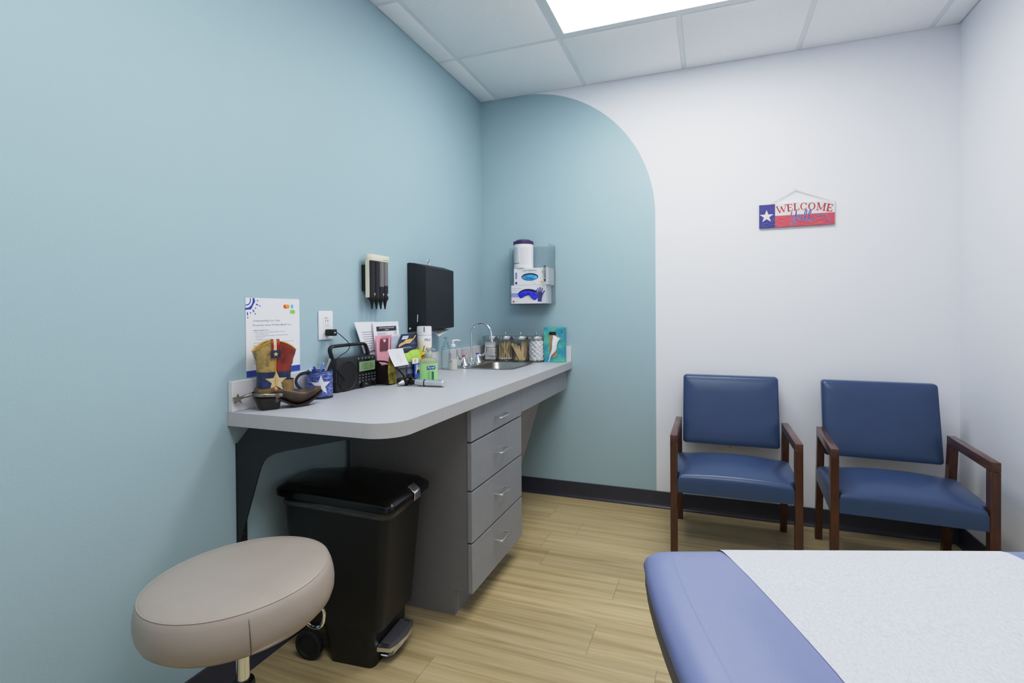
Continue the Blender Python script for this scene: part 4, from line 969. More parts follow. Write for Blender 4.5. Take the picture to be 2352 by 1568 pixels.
m = M(); m.tube([B(.010, onshaft(.010, z_) + .002, z_) for z_ in [.072 + .0085 * k for k in range(14)]], .0013, 6); part('side_seam', m, pm('boot_cord', rgb(206, 150, 50), .5), t, 'yellow side seam')
zt = lambda u: topz((u, hw, 0))
m = M()
for a0, a1, mi in ((-.004, .003, 0), (.003, .012, 1), (.012, .022, 0)):
    m.loft([[B(a0, w_, z_), B(a1, w_, z_), B(a1, w_ + .003, z_), B(a0, w_ + .003, z_)] for w_, z_ in ((.0465, .200), (.0475, .215), (.046, .232), (.040, .238), (.034, .232))], mi)
m.loft([[B(-.006, w_, z_), B(.024, w_, z_), B(.024, w_ + .004, z_), B(-.006, w_ + .004, z_)] for w_, z_ in ((.046, .176), (.0475, .190), (.047, .201))], 2)
pt = part('pull_tab', m, [pm('boot_red', rgb(140, 34, 30), .4, var=.2, nscale=60), pm('boot_cream', rgb(212, 196, 150), .45, var=.15, nscale=60), pm('boot_navy', rgb(34, 46, 86), .45, var=.2, nscale=60)], t, 'striped red and cream pull tab', 40)
m = M(); m.plate(star(0, 0, .0085, .45), B(.009, .0515, .188), bu, Z, .001) if False else m.poly([B(.009 + p[0], .0522, .188 + p[1]) for p in star(0, 0, .0085, .45)]); part('tab_star', m, pm('boot_gold_star', rgb(214, 178, 110), .4), pt, 'small gold star')
m = M(); m.loft([[B(.066 + .0, w_, .060), B(.092, w_ * .8, .062), B(.086, w_ * .8, .092), B(.060, w_, .098)] for w_ in (-.034, .034)]) if False else None
m = M(); m.loft([[B(u_, w_, z_) for u_, w_ in ((.030, .0385), (.060, .036), (.088, .026), (.092, 0), (.088, -.026), (.060, -.036), (.030, -.0385))] for z_ in (.060, .085, .102)][::1], caps=False, closed=False) if False else None
m = M(); m.loft([[B(a0, p_ * .9, z_) for a0, p_ in ((.020, .0398), (.050, .0388), (.070, .030), (.076, 0), (.070, -.030), (.050, -.0388), (.020, -.0398))] for z_ in (.058, .080, .098)], caps=False, closed=False)
part('instep_flap', m, pm('boot_tan', rgb(124, 100, 62), .5, var=.35, nscale=40), t, 'tan instep flap', 60)
m = M(); m.tube([B(-.046, 0, .066), B(-.040, .030, .064), B(-.02, .0405, .064), (B(.005, .0425, .069)), B(.012, .043, .071)], .0085, 10, flat=(.28, 1, (0, 0, 1))); part('spur_strap', m, pm('boot_tan', rgb(124, 100, 62), .5), t, 'tan spur strap')
m = M(); m.sph(B(.008, .0455, .0705), .0075, (1, 1, 1)); part('stud', m, pm('boot_copper', rgb(190, 130, 80), .35, .4), t, 'copper stud')
m_pew = pm('pewter', rgb(140, 134, 126), .32, 1., var=.3, nscale=60)
m = M(); m.tube(crom([B(.030, .0425, .048), B(0, .0435, .050), B(-.03, .041, .052), B(-.050, .026, .053), B(-.058, 0, .054), B(-.050, -.026, .053), B(-.03, -.041, .052)], 5), .0055, 8, flat=(.35, 1, (0, 0, 1))); sp_ = part('spur_band', m, m_pew, t, 'pewter heel band')
m = M(); m.tube(crom([B(-.058, .002, .054), B(-.075, .004, .050), B(-.092, .006, .046)], 4), [.0062] * 4 + [.0050] * 4 + [.0045], 10); part('spur_shank', m, m_pew, sp_)
m = M(); rc_ = Vector((-.100, .043))
rw = [B(-.100 + p[0], .007, .043 + p[1]) for p in star(0, 0, .0185, .45)]; rw2 = [B(-.100 + p[0], .0105, .043 + p[1]) for p in star(0, 0, .0185, .45)]
m.loft([rw, rw2]); part('rowel', m, m_pew, sp_, 'star shaped rowel', 20)
m = M(); m.box(-.006, .006, -.002, .002, -.0085, .0085, .001, 1, mx=Matrix.Translation(B(.013, .0445, .047)) @ Matrix.Rotation(BA, 4, 'Z')); m.tube([B(.011 + .004 * math.cos(a), .0455, .031 + .004 * math.sin(a)) for a in [2 * PI * k / 12 for k in range(12)]], .0014, 6, True); part('buckle', m, m_pew, t, 'pewter buckle')

# ---- mug with pens
mc = (.081, -1.721, CT)
t = thing('mug', 'dark blue enamel mug with a white star holding pens beside the boot', 'mug', mc)
m = M(); m.lathe([(0, 0), (.0455, 0), (.048, .003), (.048, .104), (.047, .1045), (.046, .104), (.046, .006), (0, .006)], mc, 48); part('cup', m, pm('denim_enamel', rgb(54, 70, 140), .32, nscale=26, stretch=(2, 2, 9), col2=rgb(172, 184, 220), contrast=(.44, .84), ndetail=8), t, 'blue denim patterned cup')
m_en = pm('dark_enamel', rgb(30, 38, 58), .25, var=.1)
m = M(); m.tube([(mc[0] + .0472 * math.cos(a), mc[1] + .0472 * math.sin(a), CT + .104) for a in [2 * PI * k / 40 for k in range(40)]], .0017, 8, True); part('rim', m, m_en, t, 'dark rim')
m = M(); m.lathe([(.0452, .0002), (.0486, .0002), (.0488, .0075), (.0482, .009)], mc, 48); part('base_band', m, m_en, t, 'dark foot band')
# handle on the boot side
hd = Vector((-.25, -1, 0)).normalized()
def Hh(d, z): return tuple(Vector(mc) + hd * d + Vector((0, 0, z)))
m = M(); m.tube(crom([Hh(.047, .098), Hh(.062, .101), Hh(.084, .096), Hh(.098, .082), Hh(.099, .066), Hh(.088, .050), Hh(.066, .030), Hh(.048, .016)], 6), .0042, 10, flat=(1.5, .8, (1, 0, 0))); part('handle', m, m_en, t)
vd = math.atan2(-3.327 + 1.721, 1.486 - .081) + .10
def cyl(p, r_=0, r=.0484): a = vd + p[0] / r; return (mc[0] + r * math.cos(a), mc[1] + r * math.sin(a), CT + p[1])
m = M(); fan(m, star(0.0, .052, .040, .40), (0, .052), cyl)
part('star', m, pm('mug_star_white', rgb(214, 218, 230), .35), t, 'white five pointed star', 60)
def pen(lbl, p0, p1, col, tipcol, r=.0042, grp=None):
    t = thing('pen', lbl, 'pen', p0)
    a, b_ = Vector(p0), Vector(p1); d = (b_ - a).normalized()
    m = M(); m.tube([p0, tuple(b_ - d * .028)], r, 10); part('barrel', m, pm('pen_%d_%d_%d' % col, rgb(*col), .3), t)
    m = M(); m.tube([tuple(b_ - d * .0278), tuple(b_ - d * .004), tuple(b_)], [r * 1.12, r * 1.12, r * .5], 10); part('end_cap', m, pm('pen_%d_%d_%d' % tipcol, rgb(*tipcol), .3), t)
pen('pen with a blue end cap, in the mug, nearest the mug handle', (.095, -1.705, CT + .0065), (.072, -1.742, CT + .122), (226, 228, 236), (36, 66, 190))
pen('sky blue pen with a silver end in the mug', (.055, -1.735, CT + .0065), (.080, -1.697, CT + .132), (50, 130, 210), (120, 150, 200), .0052)
pen('grey flat ended pen leaning farthest out of the mug towards the radio', (.085, -1.75, CT + .0065), (.0905, -1.672, CT + .146), (142, 148, 152), (132, 138, 142), .0048)
pen('white pen low at the back of the mug', (.064, -1.705, CT + .0065), (.062, -1.752, CT + .113), (220, 222, 232), (210, 214, 226))

# ---- radio
RY0, RY1, RX0, RX1, RZ1 = -1.618, -1.344, .024, .074, CT + .138
t = thing('radio', 'black portable radio with carry handle and green display', 'radio', (.05, -1.48, CT))
m = M(); rp_ = rrect(RY0, RY1, CT + .0012, RZ1, .016, 6)
secs = []
for x_, ins in ((RX0, .006), (RX0 + .004, .001), (RX0 + .012, 0), (RX1 - .010, 0), (RX1 - .003, .001), (RX1, .006)):
    secs.append([(x_, p[0], p[1]) for p in rrect(RY0 + ins, RY1 - ins, CT + .0012 + ins, RZ1 - ins, .016 - ins * .3, 6)])
m_rad = pm('radio_black', rgb(28, 30, 33), .42, var=.06, nscale=60)
m.loft(secs); part('case', m, m_rad, t, None, 50)
def F(y, z): return (RX1, y, z)
rx = RX1
m = M(); yc_, zc_ = -1.547, CT + .063
mxs = Matrix.Translation((rx, yc_, zc_)) @ Matrix.Rotation(PI / 2, 4, 'Y')
m.lathe([(.063, 0), (.063, .003), (.060, .0045), (.057, .003), (.055, .0012), (0, .001)], n=48, mx=mxs); part('speaker', m, pm('speaker_grille', rgb(20, 22, 25), .5, bump=.5, bscale=900), t, 'round black speaker')
m = M(); m.box(rx - .002, rx + .0022, -1.480, -1.352, CT + .066, CT + .122, .002, 2); bz = part('display_bezel', m, m_blackgl, t)
m = M(); m.box(rx + .0018, rx + .0026, -1.472, -1.360, CT + .073, CT + .114); dsp = part('display', m, pm('lcd_green', rgb(126, 152, 112), .3, var=.03), bz, 'green display', 0)
m = M()
SEG = {'0': 'abcdef', '1': 'bc', '2': 'abged', '3': 'abgcd', '4': 'fgbc', '5': 'afgcd', '6': 'afgedc', '7': 'abc', '8': 'abcdefg', '9': 'abcdfg'}
def digit(ch, y, z, w_, h_, th, o_):
    g_ = {'a': ((0, 1), (1, 1)), 'b': ((1, 1), (1, .5)), 'c': ((1, .5), (1, 0)), 'd': ((0, 0), (1, 0)), 'e': ((0, .5), (0, 0)), 'f': ((0, 1), (0, .5)), 'g': ((0, .5), (1, .5))}
    for s_ in SEG[ch]:
        p, q = g_[s_]; m.ribbon([(y + p[0] * w_, z + p[1] * h_), (y + q[0] * w_, z + q[1] * h_)], th, o_, Y, Z, .0003)
dz_ = (rx + .0027, -1.472, CT + .073)
digit('1', .012, .008, .006, .024, .0022, dz_)
for k, ch in enumerate('003'): digit(ch, .030 + .0185 * k, .008, .0125, .024, .0022, dz_)
digit('6', .088, .012, .009, .018, .0016, dz_)
part('digits', m, pm('lcd_digit', rgb(54, 70, 52), .5), dsp, 'dark clock digits')
m = M(); m_key = pm('key_grey', rgb(40, 42, 46), .4)
for r_ in range(3):
    for c_ in range(6):
        y_, z_ = -1.470 + .0215 * c_, CT + .0565 - .0125 * r_
        m.box(rx - .001, rx + .003, y_ - .006, y_ + .006, z_ - .0036, z_ + .0036, .0008, 1)
part('keypad', m, m_key, t, 'rows of small keys')
m = M()
for r_ in range(3):
    for c_ in range(6):
        y_, z_ = -1.470 + .0215 * c_, CT + .0565 - .0125 * r_
        m.plate([(-.002, -.0012), (.002, -.0012), (.002, .0012), (-.002, .0012)], (rx + .003, y_, z_), Y, Z, .0003)
for c_ in range(5): m.plate([(-.003, -.0016), (.003, -.0016), (.003, .0016), (-.003, .0016)], (rx + .0005, -1.474 + .0245 * c_, CT + .129), Y, Z, .0003)
for a, b_, z_ in ((-1.446, -1.412, .0135), (-1.446, -1.420, .0175), (-1.476, -1.462, .0245), (-1.375, -1.358, .0245), (-1.380, -1.352, .031)): m.plate([(a, 0), (b_, 0), (b_, .0011), (a, .0011)], (rx + .0004, 0, CT + z_), Y, Z, .0003)
part('white_legends', m, pm('legend_white', rgb(214, 216, 222), .6), t, 'tiny white key legends')
for y_ in (-1.452, -1.366):
    m = M(); m.lathe([(0, .013), (.0085, .013), (.010, .011), (.0105, 0), (0, 0)], n=24, mx=Matrix.Translation((rx, y_, CT + .0135)) @ Matrix.Rotation(PI / 2, 4, 'Y')); part('knob', m, m_blackgl, t)
m = M(); hz_ = RZ1
m.tube(crom([(.046, -1.606, hz_ - .008), (.046, -1.612, hz_ + .012), (.046, -1.620, hz_ + .034), (.046, -1.612, hz_ + .048), (.046, -1.585, hz_ + .051), (.046, -1.48, hz_ + .052), (.046, -1.415, hz_ + .052), (.046, -1.392, hz_ + .047), (.046, -1.380, hz_ + .030), (.046, -1.372, hz_ + .012), (.046, -1.368, hz_ - .008)], 6), .0078, 12, flat=(.9, 1.25, (1, 0, 0))); part('handle', m, m_rad, t, 'black carry handle')
m = M(); m.tube([(.036, -1.40, hz_ + .001), (.036, -1.12, hz_ + .042)], [.0024, .0016], 8); m.sph((.036, -1.12, hz_ + .042), .003, n=10); part('antenna', m, m_chrome, t, 'silver telescopic antenna')
# ---- black coiled cord from the radio to the otoscope
m = M(); m.tube(crom([(.060, -1.343, CT + .105), (.110, -1.325, CT + .103), (.158, -1.318, CT + .078), (.176, -1.298, CT + .050), (.185, -1.283, CT + .026), (.185, -1.262, CT + .0045), (.165, -1.235, CT + .0042), (.15, -1.22, CT + .0042)], 8), .0038, 8)
single('power_cord', m, m_rubber, 'thick black cord drooping from the radio in front of the desk organizer', 'cord', base=(.15, -1.28, CT))

# ---- desk organizer and what it holds
GX0, GX1, GY0, GY1 = .026, .135, -1.338, -1.090
m_smoke = pm('smoke_plastic', rgb(36, 28, 30), .2, var=.1, trans=.0)
t = thing('desk_organizer', 'dark smoky desk organizer crammed with leaflets beside the radio', 'organizer', (.08, -1.21, CT))
m = M(); m.box(GX0, GX1, GY0, GY1, CT + .004, CT + .007); part('tray', m, m_smoke, t, None, 0)
m = M(); m.prism([(GX0, CT + .007), (GX1, CT + .007), (GX1, CT + .060), (GX0 + .03, CT + .118), (GX0, CT + .118)], 'y', GY0, GY0 + .003); part('side_panel', m, m_smoke, t, None, 0)
m = M(); m.prism([(GX0, CT + .007), (GX1, CT + .007), (GX1, CT + .060), (GX0 + .03, CT + .118), (GX0, CT + .118)], 'y', GY1 - .003, GY1); part('side_panel', m, m_smoke, t, None, 0)
m = M(); m.box(GX0, GX0 + .003, GY0 + .003, GY1 - .003, CT + .007, CT + .118); part('back_panel', m, m_smoke, t, None, 0)
m = M(); m.box(GX0 + .050, GX0 + .053, GY0 + .003, GY1 - .003, CT + .007, CT + .085); part('divider', m, m_smoke, t, None, 0)
m = M(); m.box(GX1 - .003, GX1, GY0 + .003, GY1 - .003, CT + .007, CT + .022); m.tube([(GX1 - .0015, GY0, CT + .0625), (GX1 - .0015, GY1, CT + .0625)], .0028, 8); part('front_rail', m, m_smoke, t, None, 30)
m = M()
for y_ in (GY0 + .012, GY1 - .012):
    for x_ in (GX0 + .012, GX1 - .012): m.lathe([(0, 0), (.006, 0), (.006, .004), (0, .004)], (x_, y_, CT), 12)
part('feet', m, m_rubber, t)
def leaf(name, label, cat, y0, y1, z0, z1, x0, x1, mats, skew=0., thick=.0012, extra=None, curl=0.):
    """a sheet standing in the organizer, bottom edge at x0, top edge leaning to x1"""
    t = thing(name, label, cat, (x0, (y0 + y1) / 2, z0))
    o_ = Vector((x0, y0, z0)); v_ = Vector((x1 - x0, skew, z1 - z0)); hgt_ = v_.length; v_.normalize(); u_ = Y
    n_ = u_.cross(v_).normalized(); m = M(); w_ = y1 - y0
    P = lambda a, b_: tuple(o_ + u_ * a + v_ * b_ + n_ * (curl * math.sin(PI * b_ / hgt_)))
    m.sheet([[P(w_ * i / 6, hgt_ * j / 8) for i in range(7)] for j in range(9)], thick=thick); p = part('sheet', m, mats, t, None, 40)
    if extra:
        for nm, fn, mt__, lb in extra:
            mm = M(); fn(mm, o_ + n_ * (thick * 1 + .0006 + curl), u_, v_, w_, hgt_); part(nm, mm, mt__, p, lb)
    return t
def lines(mm, o_, u_, v_, x0, x1, y0, y1, n, th=.0016, t_=.0002, jit=.25):
    for k in range(n):
        b_ = y1 - (y1 - y0) * k / max(1, n - 1); e_ = x1 - random.random() * (x1 - x0) * jit
        mm.plate([(x0, b_), (e_, b_), (e_, b_ + th), (x0, b_ + th)], o_, u_, v_, t_)
OZ = CT + .0075
m_grey = pm('print_grey', rgb(150, 152, 164), .8); m_lgrey = pm('print_light_grey', rgb(190, 192, 202), .8)
def ex1(mm, o_, u_, v_, w_, h_): lines(mm, o_, u_, v_, .028, w_ - .01, h_ - .14, h_ - .05, 9, .0022)
leaf('form_sheet', 'printed white form leaning on the wall, rearmost in the organizer', 'paper', -1.330, -1.180, OZ, 1.174, .045, .0235, m_paper, -.105, .0006, [('table_print', ex1, m_grey, 'rows of grey print')])
def ex2a(mm, o_, u_, v_, w_, h_): mm.plate([(.024, h_ - .044), (w_ - .024, h_ - .044), (w_ - .024, h_ - .022), (.024, h_ - .022)], o_, u_, v_, .0002)
def ex2b(mm, o_, u_, v_, w_, h_): mm.text('PATIENT HEALTH QUESTIONNAIRE', tuple(o_ + u_ * w_ / 2 + v_ * (h_ - .031)), u_, v_, .0042, .125, .0005, align='C', bold=.02); mm.text('(PHQ-9)', tuple(o_ + u_ * w_ / 2 + v_ * (h_ - .040)), u_, v_, .0042, .028, .0005, align='C', bold=.02)
def ex2c(mm, o_, u_, v_, w_, h_): lines(mm, o_, u_, v_, .028, .11, h_ - .062, h_ - .052, 3, .0014); lines(mm, o_, u_, v_, .165, w_ - .02, h_ - .062, h_ - .050, 3, .0018)
leaf('questionnaire_sheet', 'white questionnaire with a dark title bar standing in the organizer', 'paper', -1.310, -1.100, OZ, 1.1725, .058, .033, m_paper, -.005, .0006, [('title_bar', ex2a, pm('title_dark', rgb(54, 56, 68), .8), 'dark title bar'), ('title_lettering', ex2b, m_paper, 'white capitals'), ('print_lines', ex2c, m_grey, 'fine print')])
def ex3a(mm, o_, u_, v_, w_, h_): mm.plate([(.020, h_ - .070), (.082, h_ - .070), (.088, h_ - .014), (.026, h_ - .016)], o_, u_, v_, .0002)
def ex3b(mm, o_, u_, v_, w_, h_): lines(mm, o_, u_, v_, .055, w_ - .004, .012, .062, 10, .0012, jit=.5); mm.plate([(.03, h_ - .009), (w_ - .02, h_ - .007), (w_ - .02, h_ - .004), (.03, h_ - .006)], o_, u_, v_, .0002)
def ex3c(mm, o_, u_, v_, w_, h_): mm.plate([(.046, h_ - .019), (.066, h_ - .018), (.066, h_ - .027), (.057, h_ - .033), (.046, h_ - .027)], o_, u_, v_, .0005)
leaf('pink_pamphlet', 'pink pamphlet with a dark square in the organizer', 'pamphlet', -1.331, -1.205, 1.000 - .09, 1.1095, .0735, .0605, pm('pamphlet_pink', rgb(228, 160, 176), .6, var=.03), .004, .004, [('dark_panel', ex3a, pm('pamphlet_maroon', rgb(112, 64, 76), .6), 'maroon square'), ('print_lines', ex3b, pm('pamphlet_print', rgb(196, 110, 130), .7), None), ('heart_mark', ex3c, pm('pamphlet_pale', rgb(232, 190, 200), .6), 'pale heart mark')])
for k in range(6):
    leaf('brochure', 'pale blue white brochure in the leaning stack behind the navy booklet', 'brochure', -1.258 + .006 * k, -1.10 + .006 * k, OZ, 1.102 + .0012 * k, .0875 + .0022 * k, .067 + .0035 * k, pm('brochure_white', rgb(206, 212, 226), .6, var=.05, nscale=30), .045, .0014)['group'] = 'stack of pale brochures in the organizer'
m_navy = pm('booklet_navy', rgb(48, 54, 84), .55, var=.05)
def ex4a(mm, o_, u_, v_, w_, h_): mm.plate([(p[0] + .024, p[1]) for p in [(-.012, h_ - .036), (.040, h_ - .036), (.044, h_ - .014), (-.008, h_ - .014)]], o_, u_, v_, .0004)
def ex4b(mm, o_, u_, v_, w_, h_): mm.plate([(p[0] + .024, p[1]) for p in [(.040, h_ - .036), (.084, h_ - .036), (.090, h_ - .014), (.044, h_ - .014)]], o_, u_, v_, .0005)
def ex4c(mm, o_, u_, v_, w_, h_):
    pts = [(-.025, h_ - .070), (-.010, h_ - .058), (.004, h_ - .056), (.022, h_ - .040), (.050, h_ - .036), (.085, h_ - .036), (.098, h_ - .010), (.108, h_ - .014), (.100, h_ - .034), (.086, h_ - .046), (.072, h_ - .066), (.030, h_ - .066), (.004, h_ - .074), (-.018, h_ - .086)]
    pts = [(p[0] + .030, p[1]) for p in pts]; mm.plate(pts, o_, u_, v_, .0007)
def ex4d(mm, o_, u_, v_, w_, h_):
    for a, b_, tx, q in ((.118, .042, 'YOU', .022), (.150, .026, '1', .004), (.112, .055, 'COUNT IN', .050)): mm.text(tx, tuple(o_ + u_ * a + v_ * (h_ - b_ - .016)), u_, v_, .0065, q, .0004)
def ex4f(mm, o_, u_, v_, w_, h_): lines(mm, o_, u_, v_, .05, .14, .024, .030, 2, .002)
def ex4e(mm, o_, u_, v_, w_, h_): mm.text('wellness', tuple(o_ + u_ * .028 + v_ * (h_ - .027)), u_, v_, .004, .024, .0006)
leaf('navy_booklet', 'navy booklet with a tan folded paper shape on its cover, leaning over the organizer', 'booklet', -1.250, -1.065, 1.025, 1.111, .108, .092, m_navy, .083, .002, [('pale_card', ex4a, pm('card_pale', rgb(196, 204, 228), .6), 'pale printed card'), ('dark_card', ex4b, pm('card_dark', rgb(52, 50, 50), .6), 'dark printed square'), ('tan_shape', ex4c, pm('kraft_tan', rgb(204, 172, 116), .7, var=.15, nscale=60), 'tan folded paper shape'), ('lettering', ex4d, pm('booklet_letter', rgb(150, 162, 214), .6), 'pale blue lettering'), ('card_lettering', ex4e, m_ink, None), ('print_lines', ex4f, m_lgrey, None)])
m = M(); g = []
for i in range(9):
    row = []
    for j in range(11):
        u, v_ = j / 10, i / 8; row.append((.1185 + .010 * math.sin(u * PI) * math.sin(v_ * PI) + .003 * math.sin(u * 14 + v_ * 5), -1.205 + .182 * u, CT + .068 + .066 * v_ + .010 * u * v_ - .004 * math.sin(u * 8)))
    g.append(row)
m.sheet(g, thick=.006); single('wipes_pack', m, pm('lime_pack', rgb(140, 200, 44), .3, var=.3, nscale=16, col2=rgb(196, 222, 130)), 'lime green and white soft wipes pack between the booklet and the hanging card', 'pack', base=(.12, -1.11, CT + .07), smooth=60)
def ex5a(mm, o_, u_, v_, w_, h_):
    lines(mm, o_, u_, v_, .008, w_ * .55, .016, .058, 9, .0022, jit=.15)
def ex5b(mm, o_, u_, v_, w_, h_): mm.plate([(w_ * .60, .0), (w_, .0), (w_, h_), (w_ * .60, h_)], o_, u_, v_, .0002)
def ex5c(mm, o_, u_, v_, w_, h_): lines(mm, o_, u_, v_, w_ * .63, w_ * .92, h_ * .35, h_ * .92, 7, .0022, .0004, .4)
leaf('grey_leaflet', 'grey and navy leaflet standing low at the front of the organizer', 'leaflet', -1.290, -1.104, OZ, CT + .086, .1255, .124, pm('leaflet_grey', rgb(104, 104, 110), .6, var=.05), 0, .0015, [('print_lines', ex5a, m_grey, None), ('navy_half', ex5b, pm('leaflet_navy', rgb(62, 76, 122), .6), 'navy half'), ('white_print', ex5c, m_lgrey, None)])
m = M(); g = []
for i in range(9):
    row = []
    for j in range(7):
        u, v_ = j / 6, i / 8; row.append((.146 + .012 * math.sin(u * PI) * math.sin(v_ * PI * .9 + .2), -1.352 + .058 * u + .018 * (v_ ** 2) - .012 * math.sin(v_ * PI) * (1 - u), CT + .006 + .150 * v_))
    g.append(row)
m.sheet(g, thick=.004); single('snack_bag', m, pm('olive_foil', rgb(70, 60, 26), .25, .2, var=.6, nscale=26, col2=rgb(176, 160, 60)), 'shiny olive and gold foil bag at the end of the organizer next to the radio', 'bag', base=(.15, -1.32, CT), smooth=60)
# card with the dotted tree, hung over the front rail
t = thing('tree_card', 'white folded card with a grey dotted tree hanging on the organizer front', 'card', (.15, -1.29, CT + .08))
m = M(); g = []
for i in range(7):
    v_ = i / 6; g.append([(.153 + .016 * (1 - v_) - .004 * math.sin(v_ * PI), -1.372 + .120 * u + .030 * (1 - v_) - .004 * u * (1 - v_), CT + .084 + .078 * v_) for u in [k / 6 for k in range(7)]])
m.sheet(g, thick=.0008)
cs = part('card', m, m_paper, t, None, 40)
co, cu_, cvv = Vector((.1702, -1.342, CT + .084)), Vector((0, 1, 0)), Vector((-.016, -.030, .078)).normalized()
m = M(); random.seed(3)
for k in range(70):
    a = random.uniform(-.15, PI + .15); r_ = .010 + .020 * random.random(); px, pz = .062 + r_ * 1.05 * math.cos(a), .036 + r_ * .95 * math.sin(a)
    m.plate(circ(px, pz, .0011, 6), co, cu_, cvv, .002)
m.ribbon([(.060, .010), (.061, .024), (.056, .036)], .0014, co, cu_, cvv, .002); m.ribbon([(.063, .010), (.063, .028), (.070, .038)], .0014, co, cu_, cvv, .002); m.ribbon([(.061, .024), (.062, .044)], .0012, co, cu_, cvv, .002)
part('tree_print', m, m_lgrey, cs, 'grey dotted tree')
# person badge card, small yellow card
t = thing('portrait_card', 'blue card with a person in dark jacket standing at the organizer end', 'card', (.142, -1.10, CT + .0075))
m = M(); m.box(.1415, .1430, -1.133, -1.064, CT + .0075, CT + .077); pc = part('card', m, pm('card_blue', rgb(40, 90, 186), .5), t, None, 0)
po_ = (.1431, -1.133, CT + .0075)
m = M(); m.plate([(.008, .020), (.052, .020), (.056, .058), (.016, .064)], po_, Y, Z, .0002, 0); m.plate([(.016, .020), (.050, .020), (.047, .034), (.036, .040), (.026, .038), (.018, .032)], po_, Y, Z, .0004, 1); m.plate(circ(.0335, .047, .0075, 16, .0095), po_, Y, Z, .0006, 2); m.plate([(.026, .050), (.027, .056), (.034, .059), (.041, .056), (.041, .049), (.038, .053), (.030, .054)], po_, Y, Z, .0008, 1)
part('portrait', m, [pm('portrait_bg', rgb(196, 204, 220)), pm('portrait_dark', rgb(40, 36, 40)), pm('portrait_skin', rgb(206, 160, 140))], pc, 'printed portrait of a person')
m = M(); m.box(.1385, .1395, -1.148, -1.095, CT + .0771, CT + .1035); sc_ = M()
t = thing('coupon_card', 'small white card with an orange mark above the portrait card', 'card', (.139, -1.12, CT + .078)); cp = part('card', m, m_paper, t, None, 0)
m = M(); m.plate(circ(.026, .013, .007, 16, .009), (.1396, -1.148, CT + .0775), Y, Z, .0002); part('orange_mark', m, pm('orange_mark', rgb(240, 170, 40)), cp, 'orange round mark')

# ---- spray can
t = thing('spray_can', 'white and yellow disinfectant spray can behind the green sanitizer', 'spray can', (.125, -1.008, CT))
lc = (.125, -1.008, CT)
def can_mat():
    m = bpy.data.materials.new('can_fade'); m.use_nodes = True; N = m.node_tree.nodes; L = m.node_tree.links; b = N['Principled BSDF']; b.inputs['Roughness'].default_value = .25
    tc = N.new('ShaderNodeTexCoord'); sp = N.new('ShaderNodeSeparateXYZ'); mr = N.new('ShaderNodeMapRange'); mr.inputs['From Min'].default_value = .115; mr.inputs['From Max'].default_value = .195
    rp = N.new('ShaderNodeValToRGB'); rp.color_ramp.elements[0].color = rgb(240, 206, 40); rp.color_ramp.elements[1].color = rgb(234, 234, 236)
    L.new(tc.outputs['Object'], sp.inputs[0]); L.new(sp.outputs['Z'], mr.inputs['Value']); L.new(mr.outputs['Result'], rp.inputs['Fac']); L.new(rp.outputs['Color'], b.inputs['Base Color'])
    return m
m = M(); m.lathe([(0, 0), (.036, 0), (.0375, .003), (.0375, .205), (.0365, .208), (.034, .209)], lc, 40)
can = part('can', m, can_mat(), t, 'white can fading to yellow')
m = M(); m.lathe([(.034, .2092), (.037, .2102), (.0372, .242), (.0362, .2555), (.030, .257), (0, .256)], lc, 40); cap = part('cap', m, m_white_pl, t, 'white cap')
m = M(); m.box(-.003, .003, -.001, .001, .228, .254, mx=Matrix.Translation((lc[0] + .0372 * math.cos(-1.05), lc[1] + .0372 * math.sin(-1.05), CT)) @ Matrix.Rotation(-1.05 + PI / 2, 4, 'Z')); part('spray_slot', m, pm('slot_grey', rgb(120, 120, 128), .5), cap, 'grey spray slot')
ca_ = math.atan2(-3.327 + 1.008, 1.486 - .125)
def onc(p, r=.0379): a = ca_ + p[0] / r; return (lc[0] + r * math.cos(a), lc[1] + r * math.sin(a), CT + p[1])
def wraptext(mo, tx, x0, z0, h_, w_, **k):
    q = M(); q.text(tx, (0, 0, 0), X, Y, h_, w_, 0, **k)
    for v in q.bm.verts: v.co = Vector(onc((x0 + v.co.x, z0 + v.co.y)))
    me = bpy.data.meshes.new('w'); q.bm.to_mesh(me); mo.bm.from_mesh(me); bpy.data.meshes.remove(me); q.bm.free()
def wrapq(mo, pts, r=.0378, mat=0):
    n = 8; mo.sheet([[onc((pts[0][0] + (pts[1][0] - pts[0][0]) * k / n, pts[0][1] + (pts[1][1] - pts[0][1]) * k / n), r) for k in range(n + 1)], [onc((pts[3][0] + (pts[2][0] - pts[3][0]) * k / n, pts[3][1] + (pts[2][1] - pts[3][1]) * k / n), r) for k in range(n + 1)]], mat)
m = M(); wrapq(m, [(-.012, .098), (.040, .098), (.040, .172), (.000, .160)], .03765); part('label_patch', m, pm('can_white', rgb(236, 236, 240), .3), can, 'white label patch', 60)
m = M(); wraptext(m, 'PRO', .002, .182, .0130, .036, bold=.01); wraptext(m, 'Lysol', -.010, .128, .032, .072, shear=.35, bold=.01); part('lettering', m, pm('can_blue', rgb(30, 50, 150), .4), can, 'blue lettering')
m = M(); wrapq(m, [(-.016, .108), (.014, .122), (.014, .115), (-.016, .101)], .0381, 0); wrapq(m, [(-.014, .099), (.014, .112), (.014, .105), (-.014, .092)], .0382, 1); part('swoosh', m, [pm('can_navy', rgb(46, 40, 120), .4), pm('can_red', rgb(200, 50, 50), .4)], can, 'navy and red swoosh')

